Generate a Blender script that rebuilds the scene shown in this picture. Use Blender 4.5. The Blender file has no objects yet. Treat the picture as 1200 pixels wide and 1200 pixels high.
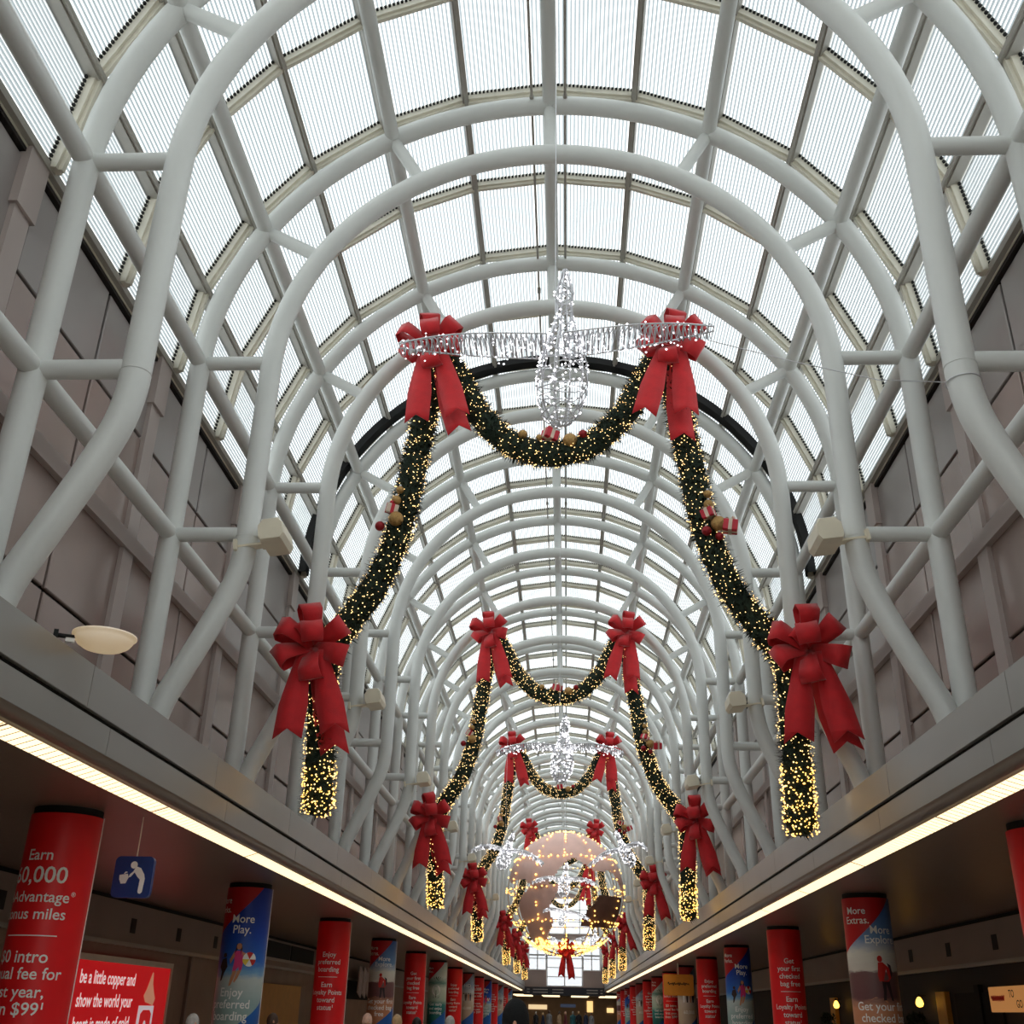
import bpy, math, random
from mathutils import Vector, Matrix
random.seed(7)
sc = bpy.context.scene
col = sc.collection
pi = math.pi
EZ = 1.65                       # eye height; heights "rel" are above the eye

# ------------------------------------------------------------------ camera
FPX, PITCH, YAW, ROLL, CX = 1229.2, 0.4443, -0.0568, 0.0226, 0.2508
cam = bpy.data.cameras.new('camera'); camo = bpy.data.objects.new('camera', cam); col.objects.link(camo)
fw = Vector((math.sin(YAW)*math.cos(PITCH), math.cos(YAW)*math.cos(PITCH), math.sin(PITCH)))
rt = Vector((math.cos(YAW), -math.sin(YAW), 0)); up = rt.cross(fw)
c_, s_ = math.cos(ROLL), math.sin(ROLL)
r2 = c_*rt + s_*up; u2 = -s_*rt + c_*up
camo.matrix_world = Matrix(((r2.x, u2.x, -fw.x, CX), (r2.y, u2.y, -fw.y, 0), (r2.z, u2.z, -fw.z, EZ), (0, 0, 0, 1)))
cam.sensor_width = 36; cam.sensor_fit = 'HORIZONTAL'; cam.lens = FPX/1200*36
cam.clip_start = .05; cam.clip_end = 500
sc.camera = camo
# ------------------------------------------------------------------ sky, exposure
w = bpy.data.worlds.new('overcast_sky'); sc.world = w; w.use_nodes = True
bg = w.node_tree.nodes['Background']; bg.inputs[0].default_value = (.93, .985, 1.0, 1); bg.inputs[1].default_value = 1.9
sc.view_settings.view_transform = 'Standard'; sc.view_settings.look = 'None'
sc.view_settings.exposure = 0.28; sc.view_settings.gamma = 1; sc.view_settings.use_curve_mapping = False
cy = sc.cycles
cy.use_denoising = True; cy.max_bounces = 8; cy.diffuse_bounces = 5; cy.glossy_bounces = 3
cy.transparent_max_bounces = 10; cy.transmission_bounces = 4; cy.sample_clamp_indirect = 4; cy.caustics_reflective = False; cy.caustics_refractive = False

# ------------------------------------------------------------------ helpers
def lin(c):
    return tuple(((x/255)/12.92 if x/255 <= .04045 else ((x/255+.055)/1.055)**2.4) for x in c)
def mat(name, rgb, rough=.5, metal=0., noise=0., nscale=4., bump=0., bscale=60., spec=.5, stretch=(1, 1, 1), sheen=0.):
    m = bpy.data.materials.new(name); m.use_nodes = True
    nt = m.node_tree; b = nt.nodes['Principled BSDF']; c = lin(rgb)
    b.inputs['Base Color'].default_value = (*c, 1); b.inputs['Roughness'].default_value = rough
    b.inputs['Metallic'].default_value = metal; b.inputs['Specular IOR Level'].default_value = spec
    if sheen: b.inputs['Sheen Weight'].default_value = sheen
    tc = mp = None
    if noise or bump:
        tc = nt.nodes.new('ShaderNodeTexCoord'); mp = nt.nodes.new('ShaderNodeMapping')
        mp.inputs['Scale'].default_value = stretch; nt.links.new(tc.outputs['Object'], mp.inputs[0])
    if noise:
        n = nt.nodes.new('ShaderNodeTexNoise'); n.inputs['Scale'].default_value = nscale; n.inputs['Detail'].default_value = 4
        nt.links.new(mp.outputs[0], n.inputs['Vector'])
        r = nt.nodes.new('ShaderNodeValToRGB')
        r.color_ramp.elements[0].position = .3; r.color_ramp.elements[1].position = .7
        r.color_ramp.elements[0].color = (*[x*(1-noise) for x in c], 1); r.color_ramp.elements[1].color = (*[min(1, x*(1+noise)) for x in c], 1)
        nt.links.new(n.outputs[0], r.inputs[0]); nt.links.new(r.outputs[0], b.inputs['Base Color'])
    if bump:
        n = nt.nodes.new('ShaderNodeTexNoise'); n.inputs['Scale'].default_value = bscale
        nt.links.new(mp.outputs[0], n.inputs['Vector'])
        bp = nt.nodes.new('ShaderNodeBump'); bp.inputs['Strength'].default_value = bump; bp.inputs['Distance'].default_value = .02
        nt.links.new(n.outputs[0], bp.inputs['Height']); nt.links.new(bp.outputs[0], b.inputs['Normal'])
    return m
def emis(name, rgb, strength, sampling='NONE', vary=0.):
    m = bpy.data.materials.new(name); m.use_nodes = True; nt = m.node_tree
    b = nt.nodes['Principled BSDF']; b.inputs['Base Color'].default_value = (.8, .8, .8, 1)
    b.inputs['Emission Color'].default_value = (*lin(rgb), 1); b.inputs['Emission Strength'].default_value = strength
    m.cycles.emission_sampling = sampling
    return m
def glazing(name, tint, t_weight):
    m = bpy.data.materials.new(name); m.use_nodes = True; nt = m.node_tree; nt.nodes.clear()
    out = nt.nodes.new('ShaderNodeOutputMaterial'); mx = nt.nodes.new('ShaderNodeMixShader'); mx.inputs[0].default_value = t_weight
    a = nt.nodes.new('ShaderNodeBsdfTranslucent'); a.inputs[0].default_value = (*tint, 1)
    t = nt.nodes.new('ShaderNodeBsdfTransparent'); t.inputs[0].default_value = (*tint, 1)
    nt.links.new(a.outputs[0], mx.inputs[1]); nt.links.new(t.outputs[0], mx.inputs[2]); nt.links.new(mx.outputs[0], out.inputs[0])
    return m

def backlit(name, rgb, st):
    m = emis(name, rgb, st); m.node_tree.nodes['Principled BSDF'].inputs['Base Color'].default_value = (*lin(rgb), 1); return m
class MB:
    def __init__(s): s.v = []; s.f = []; s.m = []; s.sm = []
    def add(s, vs, fs, mi=0, smooth=False):
        o = len(s.v); s.v += [tuple(v) for v in vs]
        s.f += [tuple(i+o for i in f) for f in fs]; s.m += [mi]*len(fs); s.sm += [smooth]*len(fs)
    def box(s, x0, x1, y0, y1, z0, z1, mi=0):
        s.add([(x0, y0, z0), (x1, y0, z0), (x1, y1, z0), (x0, y1, z0), (x0, y0, z1), (x1, y0, z1), (x1, y1, z1), (x0, y1, z1)],
              [(0, 3, 2, 1), (4, 5, 6, 7), (0, 1, 5, 4), (1, 2, 6, 5), (2, 3, 7, 6), (3, 0, 4, 7)], mi)
    def bevbox(s, x0, x1, y0, y1, z0, z1, b, axis='x', mi=0):
        # box with its face towards -axis / +axis chamfered all round (both sides)
        import itertools
        P = []
        def ring(d, k):
            if axis == 'x': return [(d, y0+k, z0+k), (d, y1-k, z0+k), (d, y1-k, z1-k), (d, y0+k, z1-k)]
            if axis == 'y': return [(x0+k, d, z0+k), (x1-k, d, z0+k), (x1-k, d, z1-k), (x0+k, d, z1-k)]
            return [(x0+k, y0+k, d), (x1-k, y0+k, d), (x1-k, y1-k, d), (x0+k, y1-k, d)]
        lo, hi = {'x': (x0, x1), 'y': (y0, y1), 'z': (z0, z1)}[axis]
        rs = [ring(lo, b), ring(lo+b, 0), ring(hi-b, 0), ring(hi, b)]
        vs = sum(rs, []); fs = [(3, 2, 1, 0), (12, 13, 14, 15)]
        for k in range(3):
            for i in range(4): fs.append((k*4+i, k*4+(i+1) % 4, k*4+4+(i+1) % 4, k*4+4+i))
        s.add(vs, fs, mi)
    def tube(s, pts, r, n=12, mi=0, cap=True, closed=False, smooth=True):
        pts = [Vector(p) for p in pts]; N = len(pts)
        rr = r if isinstance(r, (list, tuple)) else [r]*N
        vs = []; prev = None
        for i, p in enumerate(pts):
            if closed: t = pts[(i+1) % N]-pts[i-1]
            else: t = pts[min(i+1, N-1)]-pts[max(i-1, 0)]
            t.normalize()
            if prev is None:
                a = Vector((0, 0, 1)) if abs(t.z) < .9 else Vector((0, 1, 0))
                nx = t.cross(a).normalized()
            else:
                nx = (prev-t*prev.dot(t)).normalized()
            prev = nx; ny = t.cross(nx)
            vs += [p+(nx*math.cos(2*pi*k/n)+ny*math.sin(2*pi*k/n))*rr[i] for k in range(n)]
        fs = []
        for i in range(N if closed else N-1):
            j = (i+1) % N
            for k in range(n): fs.append((i*n+k, i*n+(k+1) % n, j*n+(k+1) % n, j*n+k))
        s.add(vs, fs, mi, smooth)
        if cap and not closed:
            s.add(vs[:n], [tuple(range(n-1, -1, -1))], mi); s.add(vs[-n:], [tuple(range(n))], mi)
    def lathe(s, prof, n=20, mi=0, smooth=True, o=(0, 0, 0)):
        vs = [(o[0]+r*math.cos(2*pi*k/n), o[1]+r*math.sin(2*pi*k/n), o[2]+z) for r, z in prof for k in range(n)]
        fs = [(i*n+k, i*n+(k+1) % n, (i+1)*n+(k+1) % n, (i+1)*n+k) for i in range(len(prof)-1) for k in range(n)]
        s.add(vs, fs, mi, smooth)
    def ball(s, c, r, n=10, m=6, mi=0, sx=1, sy=1, sz=1):
        vs = []; fs = []
        for i in range(m+1):
            t = pi*i/m
            for k in range(n): vs.append((c[0]+sx*r*math.sin(t)*math.cos(2*pi*k/n), c[1]+sy*r*math.sin(t)*math.sin(2*pi*k/n), c[2]+sz*r*math.cos(t)))
        for i in range(m):
            for k in range(n): fs.append((i*n+k, (i+1)*n+k, (i+1)*n+(k+1) % n, i*n+(k+1) % n))
        s.add(vs, fs, mi, True)
    def octa(s, c, r, mi=0):
        x, y, z = c
        s.add([(x+r, y, z), (x-r, y, z), (x, y+r, z), (x, y-r, z), (x, y, z+r), (x, y, z-r)],
              [(0, 2, 4), (2, 1, 4), (1, 3, 4), (3, 0, 4), (2, 0, 5), (1, 2, 5), (3, 1, 5), (0, 3, 5)], mi)
    def mesh(s, name, *mats):
        me = bpy.data.meshes.new(name); me.from_pydata(s.v, [], s.f)
        for m in mats: me.materials.append(m)
        me.polygons.foreach_set('material_index', s.m); me.polygons.foreach_set('use_smooth', s.sm); me.update()
        return me
def obj(name, me, parent=None, loc=(0, 0, 0), rot=(0, 0, 0), scale=None):
    o = bpy.data.objects.new(name, me); col.objects.link(o); o.location = loc; o.rotation_euler = rot
    if scale: o.scale = scale
    if parent: o.parent = parent
    return o
def tag(o, label=None, cat=None, group=None, kind=None):
    if label: o['label'] = label
    if cat: o['category'] = cat
    if group: o['group'] = group
    if kind: o['kind'] = kind
    return o
def thing(name, label, cat, loc=(0, 0, 0), rot=(0, 0, 0), group=None):
    return tag(obj(name, None, None, loc, rot), label, cat, group)
def copy_tree(o, parent=None):
    c = o.copy(); col.objects.link(c); c.parent = parent
    for ch in list(o.children): copy_tree(ch, c)
    return c
def spline(ctrl, n):
    P = [Vector(p) for p in ctrl]; out = []
    P = [P[0]*2-P[1]]+P+[P[-1]*2-P[-2]]
    for i in range(1, len(P)-2):
        for k in range(n):
            t = k/n; a, b, c, d = P[i-1:i+3]
            out.append(.5*((2*b)+(c-a)*t+(2*a-5*b+4*c-d)*t*t+(3*b-a-3*c+d)*t**3))
    out.append(P[-2]); return out
FIDE = 'fountain-sign'; ORSI = 'orange-sign'

# ------------------------------------------------------------------ materials
M = {}
M['tube'] = mat('white_painted_steel', (219, 220, 217), .42, noise=.03, nscale=1.2)
M['bar'] = mat('aluminium_glazing_bar', (226, 220, 204), .5, noise=.05)
M['bar_dark'] = mat('grey_bar_shade_toned', (168, 163, 154), .5, noise=.05)  # longitudinal bars: underside shade put into the colour; conduits are plain grey
M['closure'] = mat('black_foam_closure', (30, 30, 30), .9)
M['glaze'] = glazing('translucent_panel', (.97, .975, .96), .62)
M['rib'] = glazing('translucent_panel_rib', (.27, .295, .305), .55)
M['panel'] = mat('satin_wall_panel', (158, 150, 147), .28, metal=.2, noise=.09, nscale=.5)
M['panel_m'] = mat('wall_panel_mauve_reflection', (160, 141, 134), .26, metal=.2, noise=.09, nscale=.5)  # grey panel with a mauve reflection put into its base colour
M['flange'] = mat('pale_wall_flange', (188, 174, 169), .45)
M['black'] = mat('black_joint', (14, 13, 13), .8)
M['fascia'] = mat('grey_fascia_metal', (150, 146, 141), .3, metal=.3, noise=.05, nscale=.8)
M['cove'] = mat('brown_cove_metal', (120, 105, 92), .35, metal=.3)
M['strip'] = emis('warm_fluorescent_lens', (255, 226, 178), 1.45, 'FRONT')
M['lens_rib'] = mat('lens_divider', (150, 128, 90), .5)
M['soffit'] = mat('brown_linear_soffit', (120, 100, 88), .35, metal=.2, noise=.12, nscale=8, stretch=(1, 6, 1))
M['floor'] = mat('terrazzo_floor', (206, 198, 190), .3, noise=.12, nscale=30)
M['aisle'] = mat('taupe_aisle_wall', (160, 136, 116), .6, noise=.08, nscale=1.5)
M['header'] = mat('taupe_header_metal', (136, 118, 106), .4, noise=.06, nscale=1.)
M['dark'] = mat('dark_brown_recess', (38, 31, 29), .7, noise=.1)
M['red'] = mat('red_banner_vinyl', (236, 27, 34), .4, noise=.04)
M['white'] = mat('white_print', (245, 243, 240), .5)
M['cream'] = mat('cream_plastic', (232, 222, 200), .4, noise=.05)
M['ribbon'] = mat('red_velvet_ribbon', (204, 12, 24), .7, noise=.1, nscale=6, bump=.25, bscale=90, sheen=.3)
M['needle'] = mat('dark_fir_needles', (24, 40, 26), .85, noise=.5, nscale=14)
M['bulb'] = emis('warm_string_bulb', (255, 206, 128), 2.6)
M['bulb_w'] = emis('cold_string_bulb', (250, 250, 255), 2.4)
M['bulb_g'] = emis('golden_string_bulb', (255, 190, 86), 3)
M['wire'] = mat('silver_wire', (225, 225, 230), .3, metal=.6)
M['gold'] = mat('gold_glitter_bauble', (178, 140, 84), .45, metal=.5, noise=.25, nscale=40, bump=.3, bscale=200)
M['redb'] = mat('dark_red_bauble', (150, 26, 34), .4, metal=.4, noise=.2, nscale=30)
M['giftred'] = mat('red_gift_paper', (198, 32, 52), .5, noise=.08)
M['giftpale'] = mat('pale_gift_ribbon', (222, 200, 180), .5, noise=.1)
M['copper'] = mat('pink_copper_plate', (232, 190, 178), .42, metal=.1, noise=.06, nscale=1.5)
M['brownplate'] = mat('brown_plate', (112, 78, 66), .5, noise=.1)
M['signblue'] = mat('blue_sign_face', (34, 58, 122), .4, noise=.05)
M['orange'] = mat('orange_sign_face', (236, 150, 40), .5, noise=.05)
M['skin'] = mat('skin', (205, 150, 122), .55, noise=.06, nscale=8)

# ------------------------------------------------------------------ hall constants
S = 4.0; YA = 8.6; ZC = 8.3+EZ; RO = 5.05; RI = 4.0; RG = 5.46
I0, I1 = -4, 29                         # arch indices; arch k stands at YA + 4k
def ya(i): return YA+S*i
Y0, Y1 = ya(I0), ya(I1)
XF = 4.3; XW = 5.56
def pol(r, a): return (r*math.cos(a), ZC+r*math.sin(a))
ZSPR = 8.4+EZ; ZMID = 5.68+EZ
ZL = 2.94+EZ                            # top of the ledge
ZS = 2.06+EZ                            # aisle soffit
XA = 9.4                                # aisle walls

# ------------------------------------------------------------------ floor and outer shell
m = MB(); m.box(-XA-.3, XA+.3, Y0-1, Y1+14, -.2, 0)
tag(obj('floor', m.mesh('floor', M['floor'])), kind='structure')
m = MB(); m.box(-XA-.3, XA+.3, Y0-.6, Y0-.3, 0, ZL)
tag(obj('wall_back', m.mesh('wall_back', M['aisle'])), kind='structure')

# ------------------------------------------------------------------ glazed vault
bw = tag(obj('window_5', None), kind='structure')  # unseen glazed back gable, added to let fill daylight into the hall
for ix in range(6):
    for iz in range(5):
        m = MB(); x0 = -5.4+1.8*ix; z0 = ZL+2.15*iz
        m.box(x0+.05, x0+1.75, Y0-.47, Y0-.44, z0+.05, z0+2.1); obj('pane', m.mesh('pane', M['glaze']), bw)
for ix in range(7):
    m = MB(); m.box(-5.45+1.8*ix, -5.35+1.8*ix, Y0-.55, Y0-.35, ZL, ZL+10.75); obj('mullion', m.mesh('mullion', M['tube']), bw)
for iz in range(6):
    m = MB(); m.box(-5.45, 5.45, Y0-.53, Y0-.37, ZL-.05+2.15*iz, ZL+.05+2.15*iz); obj('rail', m.mesh('rail', M['tube']), bw)
ceiling = tag(obj('ceiling', None), kind='structure')
CH = 2*RG*math.sin(math.radians(7.5)); NR = 21
def panel_profile(n):
    p = []; pit = (CH-.09)/n; x = -(CH-.09)/2
    for k in range(n):
        p += [(x, 0, 0), (x+pit*.54, 0, 1), (x+pit*.62, .022, 1), (x+pit*.92, .022, 1)]
        x += pit
    p.append((x, 0, 0)); return p
def panel_into(b, L, n=NR, fr=None):
    pr = panel_profile(n); fr = fr or (lambda x, y, z: (x, y, z))
    vs = []
    for (x, z, q) in pr: vs += [fr(x, -L/2, z), fr(x, L/2, z)]
    for i in range(len(pr)-1):
        b.add(vs[2*i:2*i+4], [(0, 2, 3, 1)], pr[i][2])
pm = MB(); panel_into(pm, S/2-.1); panel_me = pm.mesh('glazing_panel', M['glaze'], M['rib'])
RF = RG*math.cos(math.radians(7.5))
count = 0; far = MB()
for i in range(I0, I1):
    for h in range(2):
        yc = ya(i)+h*S/2+S/4
        for k in range(12):
            a = math.radians(7.5+15*k); x, z = pol(RF, a)
            if i >= -1 and count < 300:
                obj('glazing_panel', panel_me, ceiling, (x, yc, z), (0, pi/2-a, 0)); count += 1
            else:
                ca, sa = math.cos(pi/2-a), math.sin(pi/2-a)
                panel_into(far, S/2-.1, NR if i < 20 else 12, lambda px, py, pz: (x+px*ca+pz*sa, yc+py, z-px*sa+pz*ca))
tag(obj('distant_glazing', far.mesh('distant_glazing', M['glaze'], M['rib']), ceiling), kind='stuff')
# transverse bars with their closure teeth
m = MB()
for k in range(12):
    A, B = pol(RG, math.radians(15*k)), pol(RG, math.radians(15*k+15))
    a = math.radians(15*k+7.5); n = Vector((math.cos(a), 0, math.sin(a)))
    A, B = Vector((A[0], 0, A[1])), Vector((B[0], 0, B[1]))
    for y0, y1, d0, d1 in ((-.07, .07, -.12, .03), (-.03, .03, -.17, -.12)):
        vs = [A+n*d0+Vector((0, y0, 0)), B+n*d0+Vector((0, y0, 0)), B+n*d0+Vector((0, y1, 0)), A+n*d0+Vector((0, y1, 0)),
              A+n*d1+Vector((0, y0, 0)), B+n*d1+Vector((0, y0, 0)), B+n*d1+Vector((0, y1, 0)), A+n*d1+Vector((0, y1, 0))]
        m.add(vs, [(0, 3, 2, 1), (4, 5, 6, 7), (0, 1, 5, 4), (1, 2, 6, 5), (2, 3, 7, 6), (3, 0, 4, 7)])
trans_me = m.mesh('transverse_bar', M['bar'])
m = MB()
for k in range(12):
    a = math.radians(7.5+15*k); x, z = pol(RF-.02, a); t = Vector((-math.sin(a), 0, math.cos(a))); n = Vector((math.cos(a), 0, math.sin(a)))
    pit = (CH-.09)/NR
    for j in range(NR):
        c = Vector((x, -.085, z))+t*(-(CH-.09)/2+pit*(j+.5)); ht = t*pit*.27; hn = n*.014; hy = Vector((0, .018, 0))
        vs = [c+sx*ht+sy*hy+sz*hn for sz in (-1, 1) for sx, sy in ((-1, -1), (1, -1), (1, 1), (-1, 1))]
        m.add(vs, [(0, 3, 2, 1), (4, 5, 6, 7), (0, 1, 5, 4), (1, 2, 6, 5), (2, 3, 7, 6), (3, 0, 4, 7)])
teeth_me = m.mesh('closure_teeth', M['closure'])
for j in range(2*(I1-I0)+1):
    y = Y0+j*S/2
    obj('transverse_bar', trans_me, ceiling, (0, y, 0))
    if 0 < y < 70: tag(obj('closure_teeth', teeth_me, ceiling, (0, y, 0)), kind='stuff')
for k in range(13):
    a = math.radians(15*k); x, z = pol(RG, a)
    m = MB(); m.box(-.05, .05, Y0, Y1, -.17 if 0 < k < 12 else -.05, .03)
    if 0 < k < 12: m.box(-.025, .025, Y0, Y1, -.22, -.17)
    obj('longitudinal_bar', m.mesh('longitudinal_bar', M['bar_dark']), ceiling, (x, 0, z), (0, pi/2-a, 0))

m = MB(); pts = [pol(5.24, pi*k/48) for k in range(49)]; pto = [pol(5.4, pi*k/48) for k in range(49)]
for k in range(48):
    vs = [(x, y, z) for y in (ya(3)-.3, ya(3)-.02) for x, z in (pts[k], pts[k+1], pto[k+1], pto[k])]
    m.add(vs, [(0, 1, 2, 3), (7, 6, 5, 4), (0, 4, 5, 1), (3, 2, 6, 7)], 0)
obj('movement_joint', m.mesh('movement_joint', M['black']), ceiling)
# ------------------------------------------------------------------ upper walls
rows = [(ZL, 4.12+EZ), (4.12+EZ, 5.42+EZ), (5.42+EZ, 6.95+EZ), (6.95+EZ, 8.16+EZ)]
pan_me = {}
for r, (z0, z1) in enumerate(rows):
    for v in (0, 1):
        m = MB(); m.bevbox(-.03, .03, .03, S/2-.03, z0+.022, z1-.022, .012, 'x')
        pan_me[r, v] = m.mesh('wall_panel', M['panel_m'] if v else M['panel'])
for sd, nm in ((-1, 'wall_left'), (1, 'wall_right')):
    m = MB(); m.box(min(sd*(XW+.05), sd*(XW+.25)), max(sd*(XW+.05), sd*(XW+.25)), Y0, Y1, ZL-.3, 8.3+EZ)
    wl = tag(obj(nm, m.mesh(nm, M['black'])), kind='structure')
    for i in range(I0, I1):
        for h in range(2):
            for r in range(4):
                obj('wall_panel', pan_me[r, (r < 2) ^ (i < 2 and r == 2)], wl, (sd*XW, ya(i)+h*S/2, 0))
    for i in range(I0, I1+1):      # pale pilaster flange behind each column
        m = MB(); m.box(-.05, .05, -.16, .16, ZL, 7.5+EZ); m.box(-.09, .05, -.2, .2, 7.5+EZ, 8.35+EZ)
        if i == I0: fl_me = m.mesh('pilaster', M['flange'])
        obj('pilaster', fl_me, wl, (sd*(XW-.04), ya(i)-.22, 0), (0, 0, 0 if sd > 0 else pi))
    m = MB(); m.box(-.1, .06, Y0, Y1, 5.34+EZ, 5.56+EZ); obj('girt', m.mesh('girt', M['flange']), wl, (sd*(XW-.02), 0, 0), scale=(sd, 1, 1))
    m = MB(); m.box(-.05, .12, Y0, Y1, 8.17+EZ, 8.22+EZ); obj('gutter', m.mesh('gutter', M['dark']), wl, (sd*(XW-.02), 0, 0), scale=(sd, 1, 1))
    m = MB(); m.box(-.06, .1, Y0, Y1, 8.22+EZ, 8.31+EZ); obj('sill', m.mesh('sill', M['bar']), wl, (sd*(XW-.02), 0, 0), scale=(sd, 1, 1))

# ------------------------------------------------------------------ ledges, light strips, soffits
for sd, nm, sn in ((-1, 'trim_1', 'soffit_left'), (1, 'trim_2', 'soffit_right')):
    X = lambda x: sd*x
    def sbox(x0, x1, y0, y1, z0, z1, b=None):
        m = MB() if b is None else b; a, c = sorted((sd*x0, sd*x1)); m.box(a, c, y0, y1, z0, z1); return m
    core = sbox(XF+.05, XW+.2, Y0, Y1, 2.2+EZ, ZL-.01)
    tr = tag(obj(nm, core.mesh(nm, M['black'])), kind='structure')
    m = MB(); a, c = sorted((sd*XF, sd*(XF+.06))); m.bevbox(a, c, .004, S-.004, 2.53+EZ, ZL, .004, 'x'); up_me = m.mesh('upper_fascia_panel', M['fascia'])
    m = MB(); m.bevbox(a, c, .004, S-.004, 2.2+EZ, 2.475+EZ, .004, 'x'); lo_me = m.mesh('lower_fascia_panel', M['fascia'])
    m = MB(); a, c = sorted((sd*4.49, sd*4.68)); za, zb = (2.115+EZ, 2.055+EZ)
    m.add([(X(4.49), .02, za), (X(4.68), .02, zb), (X(4.68), S-.02, zb), (X(4.49), S-.02, za)], [(0, 3, 2, 1) if sd > 0 else (0, 1, 2, 3)])
    lens_me = m.mesh('light_lens', M['strip'])
    m = MB()
    for k in range(27):
        y = .08+k*S/27
        m.add([(X(4.49), y, za-.004), (X(4.68), y, zb-.004), (X(4.68), y+.018, zb-.004), (X(4.49), y+.018, za-.004)], [(0, 3, 2, 1) if sd > 0 else (0, 1, 2, 3)])
    div_me = m.mesh('lens_dividers', M['lens_rib'])
    for i in range(I0, I1):
        obj('upper_fascia_panel', up_me, tr, (0, ya(i)+1, 0)); obj('lower_fascia_panel', lo_me, tr, (0, ya(i)+1.6, 0))
        obj('light_lens', lens_me, tr, (0, ya(i), 0))
        if ya(i) < 50 and ya(i) > 2: tag(obj('lens_dividers', div_me, tr, (0, ya(i), 0)), kind='stuff')
    # bull-nosed cove between fascia and lens
    pr = [(4.30, 2.2), (4.305, 2.175), (4.33, 2.15), (4.37, 2.133), (4.42, 2.125), (4.49, 2.118), (4.49, 2.2)]
    vs = [(X(x), y, z+EZ) for y in (Y0, Y1) for x, z in pr]; n = len(pr)
    m = MB(); m.add(vs, [(i, i+1, i+1+n, i+n) for i in range(n-1)], 0, True); obj('cove', m.mesh('cove', M['cove']), tr)
    m = sbox(XF+.02, XW, Y0, Y1, ZL-.02, ZL+.0); obj('ledge_top', m.mesh('ledge_top', M['fascia']), tr)
    m = sbox(4.68, XA+.2, Y0, Y1, ZS, ZS+.25); tag(obj(sn, m.mesh(sn, M['soffit'])), kind='structure')

# ------------------------------------------------------------------ steel arches
arc = lambda r, n: [(r*math.cos(pi*k/n), 0, ZC+r*math.sin(pi*k/n)) for k in range(n+1)]
m = MB(); m.tube([(RO, 0, ZL-.1), (RO, 0, ZMID), (RO, 0, ZC-.3)]+arc(RO, 44)+[(-RO, 0, ZC-.3), (-RO, 0, ZMID), (-RO, 0, ZL-.1)], .145, 16)
outer_me = m.mesh('outer_arch', M['tube'])
leg = spline([(4.86, 0, 2.78+EZ), (4.85, 0, 3.05+EZ), (4.77, 0, 3.4+EZ), (4.62, 0, 3.74+EZ), (4.4, 0, 4.22+EZ), (4.2, 0, 4.68+EZ), (4.06, 0, 5.08+EZ), (4.005, 0, 5.45+EZ), (4.0, 0, 5.8+EZ), (4.0, 0, 7+EZ)], 3)
legl = [Vector((-p.x, p.y, p.z)) for p in reversed(leg)]
m = MB(); m.tube(leg+[(RI, 0, ZC-.3)]+arc(RI, 44)+[(-RI, 0, ZC-.3)]+legl, .15, 16)
inner_me = m.mesh('inner_arch', M['tube'])
def strut(p, q, r=.1):
    m = MB(); m.tube([p, q], r, 12); return m.mesh('strut', M['tube'])
struts = []
for a in (30, 60, 90, 120, 150):
    A, B = pol(RO-.1, math.radians(a)), pol(RI+.1, math.radians(a)); struts.append(strut((A[0], 0, A[1]), (B[0], 0, B[1])))
for sd in (-1, 1):
    for z in (ZSPR, ZMID): struts.append(strut((sd*(RO-.1), 0, z), (sd*(RI+.1), 0, z)))
m = MB(); m.box(-.17, .17, -.17, .17, -.02, .012); base_me = m.mesh('base_plate', M['tube'])
weld = MB()
for z in (5.72,):
    weld.tube([(.153*math.cos(2*pi*k/20), .153*math.sin(2*pi*k/20), 0) for k in range(20)], .003, 5, closed=True)
weld_me = weld.mesh('weld_seam', M['tube'])
GY = [2, 6, 10, 16, 20, 24]             # arches that carry garlands
SETL = ['garland behind the largest dove', 'garland no dove crosses', 'garland before the globe',
        'garland behind the globe', 'small garland beyond the globe', 'last garland at the end wall']
def arch(i):
    if i in GY: lab, g = 'white tubular steel double arch carrying the ' + SETL[GY.index(i)], None
    elif i == 0: lab, g = 'white tubular steel double arch holding the support wire of the largest dove', None
    elif i == -1: lab, g = 'white tubular steel double arch ahead of the one holding the dove wire', None
    else:
        pv = [k for k in GY if k < i]; nx = [k for k in GY if k > i]
        wh = ('before the '+SETL[0] if not pv else 'past the '+SETL[-1] if not nx else 'past the '+SETL[GY.index(pv[-1])])
        fl = i % 2 == 1 and 0 < i < 14
        lab = ('white steel double arch with floodlights, ' if fl else 'plain white steel double arch, ')+wh; g = 'floodlit steel arches' if fl else 'plain steel arches'
    t = thing('steel_arch', lab, 'arch', (0, ya(i), 0), group=g)
    obj('outer_arch', outer_me, t); obj('inner_arch', inner_me, t)
    for s in struts: obj('strut', s, t)
    for sd in (-1, 1):
        obj('base_plate', base_me, t, (sd*4.84, 0, ZL+.01))
        if i < 8: obj('weld_seam', weld_me, t, (sd*4.0, 0, 5.62+EZ))
for i in range(I0+2, I1+1): arch(i)
wherep = {0: f'springing line, {ORSI} side', 30: f'line just above the springing, {ORSI} side', 60: f'haunch beside the crown, {ORSI} side', 90: 'crown of the vault',
          120: f'haunch beside the crown, {FIDE} side', 150: f'line just above the springing, {FIDE} side', 180: f'springing line, {FIDE} side'}
for a, wh in wherep.items():
    x, z = pol(RO, math.radians(a)); z = ZSPR if a in (0, 180) else z
    m = MB(); m.tube([(0, Y0, 0), (0, Y1, 0)], .115, 12)
    tag(obj('purlin_pipe', m.mesh('purlin_pipe', M['tube']), None, (x, 0, z)), 'long white steel pipe along the ' + wh, 'pipe')
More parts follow.
